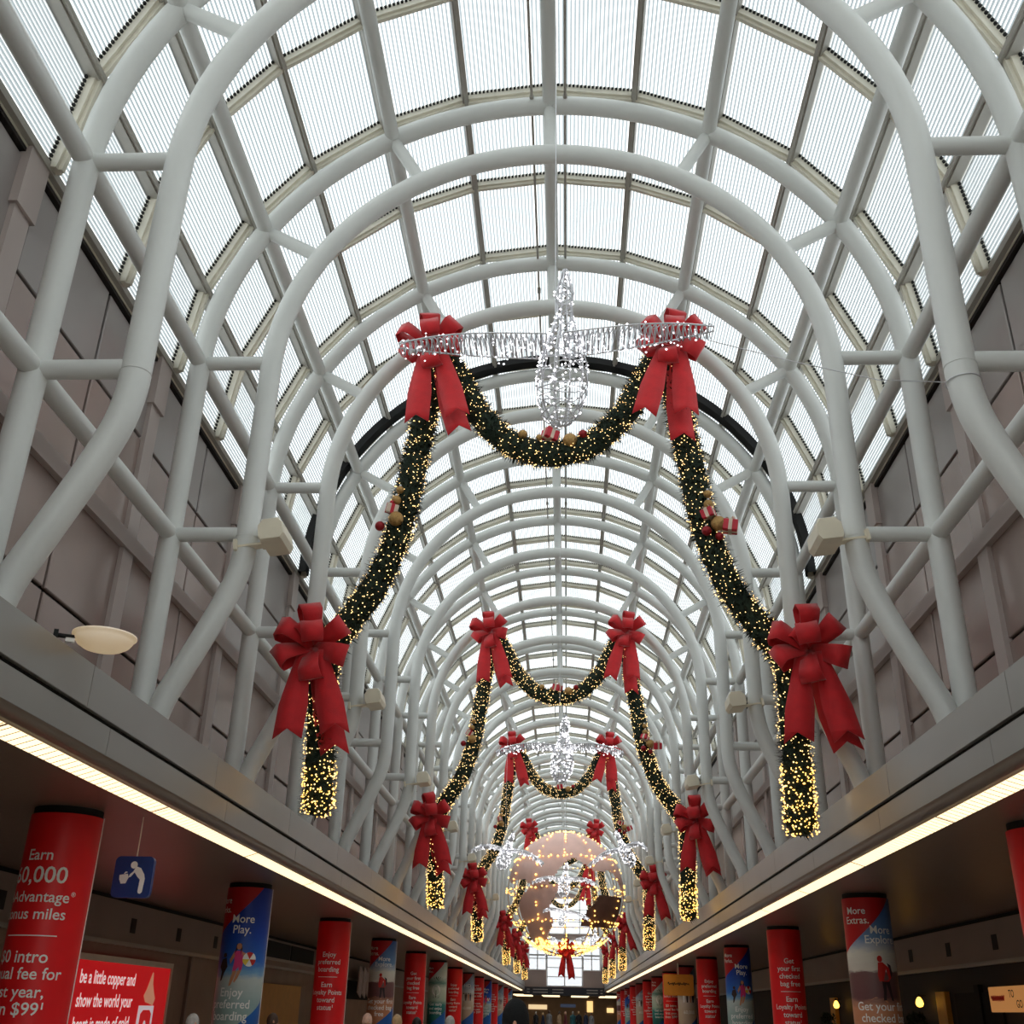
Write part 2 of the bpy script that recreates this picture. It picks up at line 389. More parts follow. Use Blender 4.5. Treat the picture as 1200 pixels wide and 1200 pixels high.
for sd, wh in ((-1, FIDE), (1, ORSI)):
    m = MB(); m.tube([(0, Y0, 0), (0, Y1, 0)], .115, 12)
    tag(obj('purlin_pipe', m.mesh('purlin_pipe', M['tube']), None, (sd*RO, 0, ZMID)), f'long white steel pipe halfway up the panelled wall, {wh} side', 'pipe')
    m = MB(); m.tube([(0, 0, 0), (0, Y1, 0)], .022, 8)
    for k in range(24): m.tube([(0, 2.4+k*5, 0), (0, 2.55+k*5, 0)], .036, 8)
    tag(obj('conduit', m.mesh('conduit', M['bar_dark']), None, (.27*sd-.02, 0, ZC+RO+.02)), f'thin grey conduit beside the crown pipe of the vault, {wh} side', 'conduit', 'crown conduits')

# ------------------------------------------------------------------ floodlights and bowl lamp
m = MB()
pr = [(-.11, -.06), (-.09, -.1), (.1, -.1), (.13, -.05), (.12, .06), (.08, .11), (-.06, .11), (-.11, .05)]
for y0, y1 in ((-.22, .22),):
    vs = [(x, y0+.02, z) for x, z in [(a*.92, b*.92) for a, b in pr]]+[(x, y0+.05, z) for x, z in pr]+[(x, y1-.05, z) for x, z in pr]+[(a*.92, y1-.02, b*.92) for a, b in pr]
    fs = [tuple(range(7, -1, -1)), tuple(range(24, 32))]
    for k in range(3):
        for i in range(8): fs.append((k*8+i, k*8+(i+1) % 8, k*8+8+(i+1) % 8, k*8+8+i))
    m.add(vs, fs)
fl_body = m.mesh('lamp_housing', M['cream'])
m = MB(); m.box(-.09, .09, -.17, .17, .1, .118); fl_lens = m.mesh('lens', M['white'])
m = MB(); m.box(-.34, -.08, -.05, .05, -.07, -.05); m.box(-.12, -.09, -.06, .06, -.08, .04); m.box(-.36, -.33, -.08, .08, -.1, 0); fl_arm = m.mesh('bracket_arm', M['cream'])
for i in range(1, 14, 2):
    for sd, wh in ((-1, FIDE), (1, ORSI)):
        nth = ['first', 'second', 'third', 'fourth', 'fifth', 'sixth', 'seventh'][i//2]
        lab = {1: f'cream floodlight on the arch before the biggest bows, {wh} side', 3: f'cream floodlight on the arch just past the biggest garland, {wh} side'}.get(i)
        t = thing('floodlight', lab or f'small cream floodlight far down the arches on the {wh} side', 'floodlight', (sd*3.6, ya(i)-.08, 5.6+EZ), (0, math.radians(8)*sd, 0 if sd < 0 else pi), 'floodlights on arches' if lab is None else None)
        t.scale = (1.45,)*3; obj('lamp_housing', fl_body, t); obj('lens', fl_lens, t); obj('bracket_arm', fl_arm, t)
t = thing('bowl_lamp', 'cream bowl uplight on a dark arm above the ledge', 'lamp', (-4.05, 9.15, 3.03+EZ), (0, 0, math.radians(25)))
m = MB(); m.lathe([(0, -.085), (.1, -.083), (.18, -.065), (.235, -.03), (.262, .01), (.27, .035), (.29, .045), (.29, .06), (.27, .062), (.255, .03), (.22, -.01), (.1, -.05), (0, -.055)], 32)
obj('bowl', m.mesh('bowl', emis('frosted_bowl_glass', (255, 214, 150), .22)), t)
m = MB(); m.box(-.4, -.24, -.03, .03, -.005, .02); m.box(-.44, -.4, -.05, .05, -.06, .05); obj('arm', m.mesh('arm', M['black']), t)
m = MB(); m.box(-.33, -.25, -.02, .02, -.045, -.005); obj('clip', m.mesh('clip', M['white']), t)

# ------------------------------------------------------------------ aisle walls, shops
for sd, nm in ((-1, 'wall_aisle_left'), (1, 'wall_aisle_right')):
    def bx(x0, x1, y0, y1, z0, z1):
        m = MB(); a, c = sorted((sd*x0, sd*x1)); m.box(a, c, y0, y1, z0+EZ, z1+EZ); return m
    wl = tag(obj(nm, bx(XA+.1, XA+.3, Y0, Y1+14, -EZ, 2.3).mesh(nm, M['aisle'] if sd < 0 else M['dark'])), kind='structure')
    obj('header', bx(XA-.12, XA+.1, Y0, Y1, 1.14, 1.97).mesh('header', M['header']), wl)
    obj('shadow_gap', bx(XA-.05, XA+.1, Y0, Y1, 1.97, 2.06).mesh('shadow_gap', M['black']), wl)
    obj('header_lip', bx(XA-.2, XA-.1, Y0, Y1, 1.1, 1.18).mesh('header_lip', M['fascia']), wl)
    for k in range(8): obj('header_vent', bx(XA-.13, XA-.11, 15.2+k*3, 15.5+k*3, 1.38, 1.68).mesh('header_vent', M['dark']), wl)
    if sd > 0:
        yl = mat('amber_shop_wall', (224, 158, 50), .5, noise=.08)
        for y in (22.9, 28.4, 33.6, 40): obj('shop_pilaster', bx(XA-.02, XA+.15, y, y+.7, -EZ, .65).mesh('shop_pilaster', yl), wl)
        obj('shop_opening', bx(XA+.05, XA+.12, 25, 27.9, -EZ, .6).mesh('shop_opening', M['black']), wl)
        obj('shop_frame', bx(XA, XA+.12, 26.1, 26.4, -EZ, .75).mesh('shop_frame', M['black']), wl)
    else:
        for y in (29, 33.6): obj('wall_rib', bx(XA+.02, XA+.14, y, y+.12, -EZ, 1.1).mesh('wall_rib', M['header']), wl)
        for y in (35.2, 38.9):
            obj('transom', bx(XA-.16, XA-.1, y, y+3.5, 1.42, 1.9).mesh('transom', M['black']), wl)
        obj('transom_frame', bx(XA-.16, XA-.1, 34.9, 42.6, 1.34, 1.42).mesh('transom_frame', M['fascia']), wl)
        obj('lit_panel', bx(XA, XA+.12, 36.2, 41.5, -EZ, .66).mesh('lit_panel', mat('amber_panel', (226, 168, 84), .5, noise=.06)), wl)
        obj('shop_opening', bx(XA-.02, XA+.12, 47.5, 56, .35, 1.9).mesh('shop_opening', M['black']), wl)
for k in range(4):
    m = MB(); m.bevbox(-.03, .03, -.45, .45, -.55, .55, .01, 'x')
    tag(obj('menu_board', m.mesh('menu_board', mat('pale_menu_board', (196, 180, 178), .5, noise=.12, nscale=6)), None, (-XA+.5, 50.6+k*1.05, 1.05+EZ), (math.radians(-14), 0, 0)), 'tilted pale menu board over the dark shop opening', 'board', 'menu boards')
# sconces on the restaurant side
amb = emis('amber_lamp_glass', (255, 186, 70), 4, 'FRONT')
for y, lb in ((29.8, 'glowing amber wall lamp beside the yellow restaurant pilaster'), (38.9, 'small glowing amber wall lamp deeper in the restaurant')):
    t = thing('wall_lamp', lb, 'lamp', (XA-.22, y, .42+EZ)); t.scale = (.65,)*3
    m = MB(); m.lathe([(.02, .2), (.07, .16), (.13, .05), (.15, -.05), (.11, -.14), (.04, -.17)], 14); obj('glass_shade', m.mesh('glass_shade', amb), t)
    m = MB(); m.lathe([(0, .3), (.05, .28), (.06, .2), (.02, .19)], 12); m.box(0, .26, -.02, .02, .22, .25); obj('bracket', m.mesh('bracket', M['dark']), t)
for y, hh in ((28.6, .95), (38.2, .9)):
    t = thing('potted_shrub', 'dark leafy shrub in a pot below the ' + ('larger' if y < 30 else 'farther') + ' amber wall lamp', 'plant', (XA-.7, y, 0))
    m = MB(); m.lathe([(0, 0), (.18, 0), (.24, .4), (.26, .42), (.22, .42), (.2, .36), (0, .36)], 16); obj('pot', m.mesh('pot', M['dark']), t)
    m = MB()
    for k in range(700):
        a = random.uniform(0, 2*pi); z = random.uniform(.4, EZ+.15); r = .36*math.sqrt(random.random())*(1-.5*(z/1.9)**2)
        c = Vector((r*math.cos(a), r*math.sin(a), z)); d = Vector((random.gauss(0, 1), random.gauss(0, 1), random.gauss(.5, 1))).normalized()*.09; e = d.cross(Vector((0, .3, 1))).normalized()*.03
        m.add([c-d*.3, c+e, c+d, c-e], [(0, 1, 2, 3)])
    tag(obj('foliage', m.mesh('foliage', mat('dark_shrub_leaf', (34, 50, 28), .6, noise=.3)), t), kind='stuff')

# ------------------------------------------------------------------ lettering
_tc = {}
def text_geo(s, size):
    if (s, size) in _tc: return _tc[s, size]
    cu = bpy.data.curves.new('t', 'FONT'); cu.body = s; cu.size = size; cu.align_x = 'CENTER'; cu.align_y = 'CENTER'; cu.resolution_u = 3; cu.fill_mode = 'FRONT'
    cu.offset = size*.01
    o = bpy.data.objects.new('t', cu); col.objects.link(o)
    dg = bpy.context.evaluated_depsgraph_get(); me = bpy.data.meshes.new_from_object(o.evaluated_get(dg))
    r = ([v.co.copy() for v in me.vertices], [tuple(p.vertices) for p in me.polygons])
    bpy.data.objects.remove(o); bpy.data.curves.remove(cu); bpy.data.meshes.remove(me)
    _tc[s, size] = r; return r
def text_into(b, s, size, fn, mi=0, sx=1.):
    vs, fs = text_geo(s, size); b.add([fn(v.x*sx, v.y) for v in vs], fs, mi)
def poly_into(b, pts, fn, mi=0):
    b.add([fn(x, y) for x, y in pts], [tuple(range(len(pts)))], mi)
def disc(cx, cy, r, n=14, sx=1, sy=1): return [(cx+sx*r*math.cos(2*pi*k/n), cy+sy*r*math.sin(2*pi*k/n)) for k in range(n)]

# ------------------------------------------------------------------ banner columns
RC = .41
def print_mat(name, ramp, swoosh):
    """flat print: a vertical run of colours (height above the eye) and a red sweep across the top"""
    mt = bpy.data.materials.new(name); mt.use_nodes = True; nt = mt.node_tree; b = nt.nodes['Principled BSDF']; b.inputs['Roughness'].default_value = .4
    N = nt.nodes.new; L = nt.links.new
    tc = N('ShaderNodeTexCoord'); sp = N('ShaderNodeSeparateXYZ'); L(tc.outputs['Object'], sp.inputs[0])
    def mth(op, a, b_=None):
        n = N('ShaderNodeMath'); n.operation = op
        for k, v in ((0, a), (1, b_)):
            if v is None: continue
            if isinstance(v, (int, float)): n.inputs[k].default_value = v
            else: L(v, n.inputs[k])
        return n.outputs[0]
    ang = mth('ARCTAN2', sp.outputs[0], mth('MULTIPLY', sp.outputs[1], -1.0))
    ns = N('ShaderNodeTexNoise'); ns.inputs['Scale'].default_value = 5; ns.inputs['Detail'].default_value = 5
    mp = N('ShaderNodeMapping'); mp.inputs['Scale'].default_value = (1, 1, 3); L(tc.outputs['Object'], mp.inputs[0]); L(mp.outputs[0], ns.inputs['Vector'])
    zz = mth('SUBTRACT', sp.outputs[2], EZ)
    zn = mth('ADD', zz, mth('MULTIPLY', mth('SUBTRACT', ns.outputs[0], .5), .16))
    fac = mth('MULTIPLY', mth('ADD', zn, .6), 1/2.6)
    r = N('ShaderNodeValToRGB'); cr = r.color_ramp
    while len(cr.elements) < len(ramp): cr.elements.new(.5)
    for e, (z, c) in zip(cr.elements, ramp): e.position = (z+.6)/2.6; e.color = (*lin(c), 1)
    L(fac, r.inputs[0])
    edge = mth('ADD', mth('ADD', mth('MULTIPLY', ang, .40), mth('MULTIPLY', mth('MULTIPLY', ang, ang), .06)), 1.56)
    mk = mth('GREATER_THAN', zz, edge)
    mk2 = mth('LESS_THAN', zz, mth('ADD', mth('MULTIPLY', ang, .3), -.42))
    mx = N('ShaderNodeMix'); mx.data_type = 'RGBA'; L(mk, mx.inputs['Factor']); L(r.outputs[0], mx.inputs['A']); mx.inputs['B'].default_value = (*lin(swoosh), 1)
    my = N('ShaderNodeMix'); my.data_type = 'RGBA'; L(mk2, my.inputs['Factor']); L(mx.outputs['Result'], my.inputs['A']); my.inputs['B'].default_value = (*lin((30, 96, 176)), 1)
    L(my.outputs['Result'], b.inputs['Base Color'])
    return mt
P_play = print_mat('beach_print', [(-.6, (150, 170, 160)), (.0, (150, 176, 176)), (.42, (196, 206, 204)), (.52, (120, 170, 210)), (.7, (50, 110, 200)), (1.2, (24, 70, 180)), (2.0, (20, 50, 150))], (190, 24, 32))
P_expl = print_mat('desert_print', [(-.6, (190, 120, 84)), (.18, (206, 140, 104)), (.26, (170, 120, 100)), (.34, (110, 70, 72)), (.74, (120, 84, 84)), (.78, (214, 206, 196)), (1.05, (226, 224, 216)), (1.3, (110, 150, 200)), (2.0, (70, 110, 180))], (196, 22, 30))
P_green = print_mat('sail_print', [(-.6, (24, 90, 88)), (.2, (40, 130, 124)), (.4, (180, 200, 180)), (.9, (214, 220, 206)), (1.1, (90, 140, 130)), (1.35, (206, 216, 210)), (2.0, (160, 190, 190))], (196, 22, 30))
P_city = print_mat('plaza_print', [(-.6, (190, 160, 140)), (.2, (206, 184, 160)), (.6, (214, 200, 190)), (.8, (176, 160, 150)), (1.0, (200, 206, 214)), (1.4, (150, 170, 200)), (2.0, (120, 130, 150))], (176, 30, 36))
figm = {n: mat('print_' + n, c, .5) for n, c in dict(pink=(226, 60, 130), tan=(206, 140, 104), red=(200, 40, 34), dark=(52, 36, 40), yellow=(240, 210, 70), hair=(60, 36, 28), navy=(22, 30, 70), leaf=(40, 84, 60), orange=(226, 140, 50)).items()}
FM = [M['white'], figm['pink'], figm['tan'], figm['red'], figm['dark'], figm['yellow'], figm['hair'], figm['navy'], figm['leaf'], figm['orange']]
m = MB(); m.lathe([(RC, 0), (RC, 1.975+EZ)], 40); m.lathe([(RC, 1.975+EZ), (0, 1.975+EZ)], 40); shaft_v = m
m = MB(); m.lathe([(RC-.02, 1.9+EZ), (RC-.02, ZS)], 40); collar_me = m.mesh('collar', M['black'])
m = MB()
for a in (math.radians(96),): m.tube([((RC+.012)*math.sin(a), -(RC+.012)*math.cos(a), .0), ((RC+.012)*math.sin(a), -(RC+.012)*math.cos(a), 1.98+EZ)], .006, 8)
edge_me = m.mesh('edge_trim', M['white'])
shaft_me = {k: shaft_v.mesh('banner_wrap', mm) for k, mm in dict(red=M['red'], play=P_play, expl=P_expl, green=P_green, city=P_city).items()}
def cyl(a0, z0, r=RC+.006):
    return lambda x, y: (r*math.sin(a0+x/RC), -r*math.cos(a0+x/RC), z0+EZ+y)
def lines(b, rows, a0=0., sx=.95):
    for z, s, size in rows: text_into(b, s, size, cyl(a0, z), 0, sx)
def rule(b, z, wdt):
    n = 8
    for k in range(n):
        x0 = -wdt/2+wdt*k/n; x1 = x0+wdt/n; poly_into(b, [(x0, -.006), (x1, -.006), (x1, .006), (x0, .006)], cyl(0, z))
LET = {}
def letters(kind):
    if kind in LET: return LET[kind]
    b = MB()
    if kind == 'r60':
        lines(b, [(1.50, 'Earn', .17), (1.28, '60,000', .25), (1.05, 'AAdvantage', .165), (.87, 'bonus miles', .165), (.43, '$0 intro', .18), (.26, 'annual fee for', .17), (.08, 'first year,', .17), (-.09, 'then $99¹', .18)], -.12, 1.02); rule(b, .65, .6); text_into(b, '®', .07, cyl(.97, 1.09), 0)
    elif kind == 'pref':
        lines(b, [(1.19, 'Enjoy', .165), (1.02, 'preferred', .165), (.85, 'boarding', .165), (.50, 'Earn', .165), (.33, 'Loyalty Points', .155), (.16, 'toward', .165), (-.01, 'status¹', .165)]); rule(b, .68, .5)
    elif kind == 'bag':
        lines(b, [(1.25, 'Get', .165), (1.08, 'your first', .165), (.91, 'checked', .165), (.74, 'bag free', .165), (.40, 'Earn', .165), (.23, 'Loyalty Points', .155), (.06, 'toward', .165), (-.11, 'status¹', .165)]); rule(b, .57, .5)
    elif kind == 'play':
        lines(b, [(1.74, 'More', .16), (1.58, 'Perks.', .16)], -.95); lines(b, [(1.42, 'More', .2), (1.24, 'Play.', .2)], .12)
        F = cyl(.05, .32)
        poly_into(b, disc(.02, .64, .045, sy=1.2), F, 2); poly_into(b, [(-.03, .68), (.06, .69), (.08, .6), (.06, .5), (.05, .6), (.0, .6), (-.05, .52)], cyl(.05, .32, RC+.0055), 6)
        poly_into(b, [(-.06, .56), (.08, .57), (.12, .4), (.1, .25), (-.06, .22), (-.04, .4)], F, 1)
        poly_into(b, [(.07, .56), (.2, .5), (.24, .42), (.2, .4), (.08, .48)], F, 2); poly_into(b, [(-.06, .55), (-.13, .42), (-.11, .34), (-.04, .48)], F, 2)
        poly_into(b, [(-.05, .23), (.02, .24), (-.02, .1), (-.06, 0), (-.1, -.02), (-.08, .1)], F, 2); poly_into(b, [(.03, .24), (.1, .25), (.05, .12), (.0, .04), (-.02, .06)], F, 2)
        F2 = cyl(.05, .32, RC+.009)
        for k in range(6):
            a0 = 2*pi*k/6; poly_into(b, [(.22, .43)]+[(.22+.12*math.cos(a0+j*pi/12), .43+.12*math.sin(a0+j*pi/12)) for j in range(5)], F2, (0, 3, 0, 5, 0, 3)[k])
        poly_into(b, [(-.3, .42), (-.2, .45), (-.16, .3), (-.22, .2), (-.26, .08), (-.3, .06), (-.28, .22), (-.34, .3)], F, 4); poly_into(b, disc(-.24, .49, .04), F, 6)
        lines(b, [(.20, 'Enjoy', .2), (.01, 'preferred', .2), (-.18, 'boarding', .2)], -.05)
    elif kind == 'expl':
        lines(b, [(1.75, 'More', .17), (1.59, 'Extras.', .17)], -.72); lines(b, [(1.43, 'More', .19), (1.27, 'Explore.', .19)], .28)
        F = cyl(.22, .3)
        poly_into(b, disc(-.06, .66, .045, sy=1.2), F, 3); poly_into(b, [(-.1, .6), (-.02, .61), (.1, .52), (.12, .36), (.06, .3), (-.06, .3), (-.1, .42)], F, 3)
        poly_into(b, [(.06, .6), (.14, .56), (.16, .42), (.12, .36), (.1, .5)], F, 4); poly_into(b, [(-.1, .58), (-.12, .4), (-.1, .3), (-.07, .3), (-.06, .5)], F, 3)
        poly_into(b, [(-.06, .3), (.01, .3), (.0, .14), (-.02, 0), (-.07, 0), (-.05, .14)], F, 4); poly_into(b, [(.0, .3), (.08, .3), (.1, .14), (.13, 0), (.08, 0), (.05, .14)], F, 4)
        poly_into(b, [(-.3, 0), (-.2, .05), (-.05, .03), (.1, .04), (.22, -.02), (.0, -.04)], cyl(.22, .3, RC+.005), 2)
        lines(b, [(.20, 'Get your first', .19), (.02, 'checked bag', .19), (-.16, 'free', .19)], .12)
    elif kind == 'green':
        lines(b, [(1.72, 'More', .15), (1.57, 'Miles.', .15)], -.8); F = cyl(.0, .5)
        poly_into(b, disc(0, .3, .19, 16, 1, 1.15), F, 0); poly_into(b, [(-.16, .05), (.16, .05), (.1, -.02), (-.1, -.02)], F, 4)
        poly_into(b, [(-.012, .3), (.012, .3), (.012, 0), (-.012, 0)], cyl(0, .5, RC+.01), 6)
        for k in range(6):
            a = .3+k*.42; poly_into(b, [(.1, .68), (.1+.3*math.cos(a), .7+.2*math.sin(a)), (.1+.26*math.cos(a+.16), .68+.16*math.sin(a+.16))], cyl(0, .5), 8)
        lines(b, [(.22, 'Get early', .17), (.05, 'and enjoy', .17), (-.12, 'boarding', .17)], 0)
    else:
        poly_into(b, [(-.36, -.12), (-.12, -.12), (.12, -.12), (.36, -.12), (.36, .16), (.12, .16), (-.12, .16), (-.36, .16)], cyl(.1, 1.3, RC+.004), 7)
        text_into(b, 'HO', .26, cyl(.1, 1.32, RC+.009), 0)
        for k, x in enumerate((-.2, -.05, .1, .22)):
            F = cyl(.05, .6); poly_into(b, disc(x, .3, .03), F, 6); poly_into(b, [(x-.05, .26), (x+.05, .26), (x+.04, .1), (x+.03, -.08), (x-.03, -.08), (x-.04, .1)], F, (0, 4, 2, 7)[k])
        lines(b, [(.12, '60,000', .2)], .1)
    LET[kind] = b.mesh('printed_lettering', *FM); return LET[kind]
KD = dict(r60=('red', 'red column reading Earn 60,000'), pref=('red', 'red column reading Enjoy preferred boarding'), bag=('red', 'red column reading Get your first checked bag free'),
          play=('play', 'blue beach-photo column reading More Play'), expl=('expl', 'desert hiker column reading More Explore'), green=('green', 'green column with a white sail print'), city=('city', 'pale plaza-photo column with a dark HO box'))
seqs = {-1: ['r60', 'play', 'pref', 'expl', 'bag', 'green', 'pref', 'city', 'r60', 'play', 'pref', 'city', 'bag', 'expl'],
        1: ['r60', 'expl', 'bag', 'play', 'pref', 'city', 'r60', 'green', 'bag', 'city', 'pref', 'play', 'bag', 'expl']}
for sd, row in ((-1, f'{FIDE} row'), (1, f'{ORSI} row')):
    seen = {}
    for k, kd in enumerate(seqs[sd]):
        wr, lb = KD[kd]; seen[kd] = seen.get(kd, 0)+1
        g = None
        if seqs[sd].count(kd) > 1:
            lb = ('first', 'second', 'third')[seen[kd]-1] + ' ' + lb
        t = thing('banner_column', f'{lb}, {row}', 'column', (sd*5.68, YA+S+8*k, 0), group='banner columns')
        wp = obj('banner_wrap', shaft_me[wr], t); obj('collar', collar_me, t); obj('edge_trim', edge_me, wp)
        tag(obj('printed_lettering', letters(kd), wp), kind='stuff')

# ------------------------------------------------------------------ signs and poster
t = thing('fountain_sign', 'blue hanging sign with a white figure drinking at a fountain', 'sign', (-4.93, 13.0, 1.36+EZ))
def rrect(w_, h_, r, n=5):
    P = []
    for cx, cy, a in ((w_-r, h_-r, 0), (-w_+r, h_-r, 90), (-w_+r, -h_+r, 180), (w_-r, -h_+r, 270)):
        P += [(cx+r*math.cos(math.radians(a+90*k/n)), cy+r*math.sin(math.radians(a+90*k/n))) for k in range(n+1)]
    return P
m = MB(); P = rrect(.235, .235, .06); n = len(P)
m.add([(x, -.035, y) for x, y in P]+[(x, .035, y) for x, y in P], [tuple(range(n-1, -1, -1)), tuple(range(n, 2*n))]+[(i, (i+1) % n, n+(i+1) % n, n+i) for i in range(n)])
sb = obj('sign_box', m.mesh('sign_box', M['signblue']), t)
m = MB(); F = lambda x, y: (x, -.04, y)
poly_into(m, disc(-.0, .135, .042, 18), F)
poly_into(m, [(.03, .12), (.09, .10), (.14, .03), (.155, -.02), (.145, -.17), (.125, -.19), (.10, -.185), (.09, -.165), (.095, -.03), (.06, .0), (.02, .05), (-.02, .0), (-.05, -.01), (-.035, .03), (.0, .06)], F)
poly_into(m, [(-.16, .02), (-.06, .035), (-.045, -.01), (-.07, -.075), (-.13, -.08), (-.155, -.03)], F)
poly_into(m, [(-.11, .035), (-.09, .06), (-.065, .055), (-.07, .045), (-.085, .045), (-.09, .035)], F)
tag(obj('pictogram', m.mesh('pictogram', M['white']), sb), 'white drinking fountain pictogram', kind='stuff')
m = MB(); m.tube([(0, 0, .23), (0, 0, 2.06-1.36)], .008, 8); obj('hanger_rod', m.mesh('hanger_rod', M['cream']), t)

t = thing('hanging_shop_sign', 'orange hanging sign with dark script lettering', 'sign', (5.08, 50, 1.18+EZ)); t.scale = (.76, 1, .84)
m = MB(); P = rrect(.85, .5, .1); n = len(P)
m.add([(x, -.06, y) for x, y in P]+[(x, .06, y) for x, y in P], [tuple(range(n-1, -1, -1)), tuple(range(n, 2*n))]+[(i, (i+1) % n, n+(i+1) % n, n+i) for i in range(n)])
sb = obj('sign_box', m.mesh('sign_box', M['orange']), t)
m = MB(); pts = [(-.6+.02*k, .05+.09*math.sin(k*1.15)*(.5+.5*math.cos(k*.4))) for k in range(60)]
m.tube([(x, -.065, z) for x, z in pts], .02, 5); obj('script_lettering', m.mesh('script_lettering', M['black']), sb)
m = MB(); m.tube([(0, 0, .48), (0, 0, 1.05)], .03, 8); obj('hanger_rod', m.mesh('hanger_rod', M['cream']), t)

t = thing('takeaway_sign', 'orange TO GO sign over the restaurant opening', 'sign', (XA-.2, 23.7, .43+EZ), (0, 0, 0))
m = MB(); m.bevbox(-.04, .04, -1.15, 1.15, -.24, .24, .015, 'x'); obj('sign_panel', m.mesh('sign_panel', backlit('backlit_orange_sign', (232, 160, 92), .3)), t)
m = MB(); F = lambda x, y: (-.046, -x, y)
text_into(m, 'TO', .2, lambda x, y: F(x+.1, y+.09)); text_into(m, 'GO', .2, lambda x, y: F(x+.45, y-.1))
obj('lettering', m.mesh('lettering', M['black']), t)['kind'] = 'stuff'
m = MB(); m.tube([(-.05, 1.0-.02*k, .02+.05*math.sin(k*1.3)) for k in range(36)], .012, 5); obj('script_lettering', m.mesh('script_lettering', figm['red']), t)

t = thing('poster_lightbox', 'wide red poster in a pale frame on the taupe aisle wall', 'poster', (-XA+.03, 24.4, -.1+EZ))
m = MB(); m.box(-.02, .04, -2.9, 2.9, -.9, .9); pp = obj('poster_panel', m.mesh('poster_panel', backlit('red_poster_face', (196, 18, 26), .45)), t)
m = MB()
for a in ((-2.98, 2.98, .86, .98), (-2.98, 2.98, -.98, -.86), (-2.98, -2.86, -.86, .86), (2.86, 2.98, -.86, .86)): m.box(-.03, .07, *a)
obj('frame', m.mesh('frame', M['cream']), t)
m = MB(); F = lambda x, y: (.046, x, y)
for z, s in ((.55, 'be a little copper and'), (.12, 'show the world your'), (-.31, 'heart is made of gold')): text_into(m, s, .36, lambda x, y: F(x-.75, y+z), 0, .95)
tag(obj('lettering', m.mesh('lettering', backlit('backlit_white_print', (245, 240, 238), .5)), pp), kind='stuff')
m = MB()
poly_into(m, [(1.35, .25), (1.5, .4), (1.72, .75), (1.78, .74), (1.84, .5), (2.0, .3), (2.1, .2), (2.0, .05), (1.7, .1), (1.5, .12)], F, 2)
poly_into(m, [(1.1, -.9), (1.15, .05), (2.1, .05), (2.1, -.9)], F, 0); poly_into(m, [(1.25, -.9), (1.3, -.12), (1.45, -.04), (1.85, -.04), (1.98, -.12), (1.98, -.9)], lambda x, y: (.05, x, y), 3)
poly_into(m, disc(1.62, -.4, .1, 14, 1, 1.5), lambda x, y: (.054, x, y), 0)
tag(obj('printed_hand_and_tag', m.mesh('printed_hand_and_tag', *[backlit('backlit_'+x.name, c, .4) for x, c in zip(FM[:4], ((226, 214, 220), (226, 60, 130), (214, 150, 120), (206, 30, 34)))]), pp), kind='stuff')

# ------------------------------------------------------------------ bows
def ribbon(b, c, d, side, L, wd, h, mi=0):
    """one closed loop: out along d, back over itself; side = width axis, h = loop height"""
    d = d.normalized(); side = (side-d*side.dot(d)).normalized(); nrm = d.cross(side).normalized()
    P = []
    for k in range(13):
        a = -pi+2*pi*k/12; x = L*(.5+.5*math.cos(a))if False else L*(1-abs(k-6)/6)**.75
        zz = h*math.sin(pi*min(1, (1-abs(k-6)/6)*1.0)*.62)*(1 if k < 6 else -1 if k > 6 else 0)
        wk = wd*(.45+.55*(1-abs(k-6)/6)**.6)
        p = c+d*x+nrm*zz; P.append((p-side*wk/2, p, p+side*wk/2))
    vs = []
    for k, (A, B_, C) in enumerate(P): vs += [A, B_-nrm*.012*(1 if k < 6 else -1), C]
    fs = []
    for k in range(12):
        for j in (0, 1): fs.append((k*3+j, k*3+j+1, k*3+j+4, k*3+j+3))
    b.add(vs, fs, mi, True)
def bow_parts(kind, seed):
    rd = random.Random(seed); parts = []
    Y = Vector((0, -1, 0))
    angs = [90, 32, 150, -28, 208, -90, 62] if kind else [90, 30, 152, -30, 205, 262, 120]
    for k, a in enumerate(angs):
        a = math.radians(a+rd.uniform(-7, 7)); out = .16 if k < 6 else .3
        d = Vector((math.cos(a), -.38-.1*(k % 2), math.sin(a)))
        b = MB(); ribbon(b, Vector((0, -.06, 0)), d, Vector((0, -.35, 0))+Vector((-math.sin(a), 0, math.cos(a))), (.66 if k < 6 else .42)*rd.uniform(.92, 1.08), .36, .13)
        parts.append(('loop', b))
    b = MB(); ribbon(b, Vector((0, -.2, .12)), Vector((0, -1, .02)), Vector((1, 0, .05)), .36, .36, .16); parts.append(('center_loop', b))
    Lt = 1.62 if kind else 1.38
    for k, (sx, tw) in enumerate(((-.34, -.04), (.32, .05), (.06, .1))):
        b = MB(); n = 8; vs = []
        L = Lt*(1 if k < 2 else 1.12)*rd.uniform(.95, 1.05); y0 = -.16 if k < 2 else .16
        for i in range(n+1):
            f = i/n; cx = sx*(.35+.65*f)*1.1+(.28 if k == 2 else 0)*f; wd = .18+(.24 if kind else .26)*min(1, f*1.6)
            yy = y0-.05*math.sin(f*4+k)-.06*f; z = -.1-L*f
            notch = .16 if i == n else 0
            vs += [(cx-wd/2, yy+tw*.3, z), (cx, yy-.02, z+notch), (cx+wd/2, yy-tw*.3, z)]
        b.add(vs, [(i*3+j, i*3+j+1, i*3+j+4, i*3+j+3) for i in range(n) for j in (0, 1)], 0, True)
        parts.append(('tail', b))
    return [(n, b.mesh(n, M['ribbon'])) for n, b in parts]
BP = {(k, s): bow_parts(k, 10*k+s) for k in (0, 1) for s in (0, 1)}
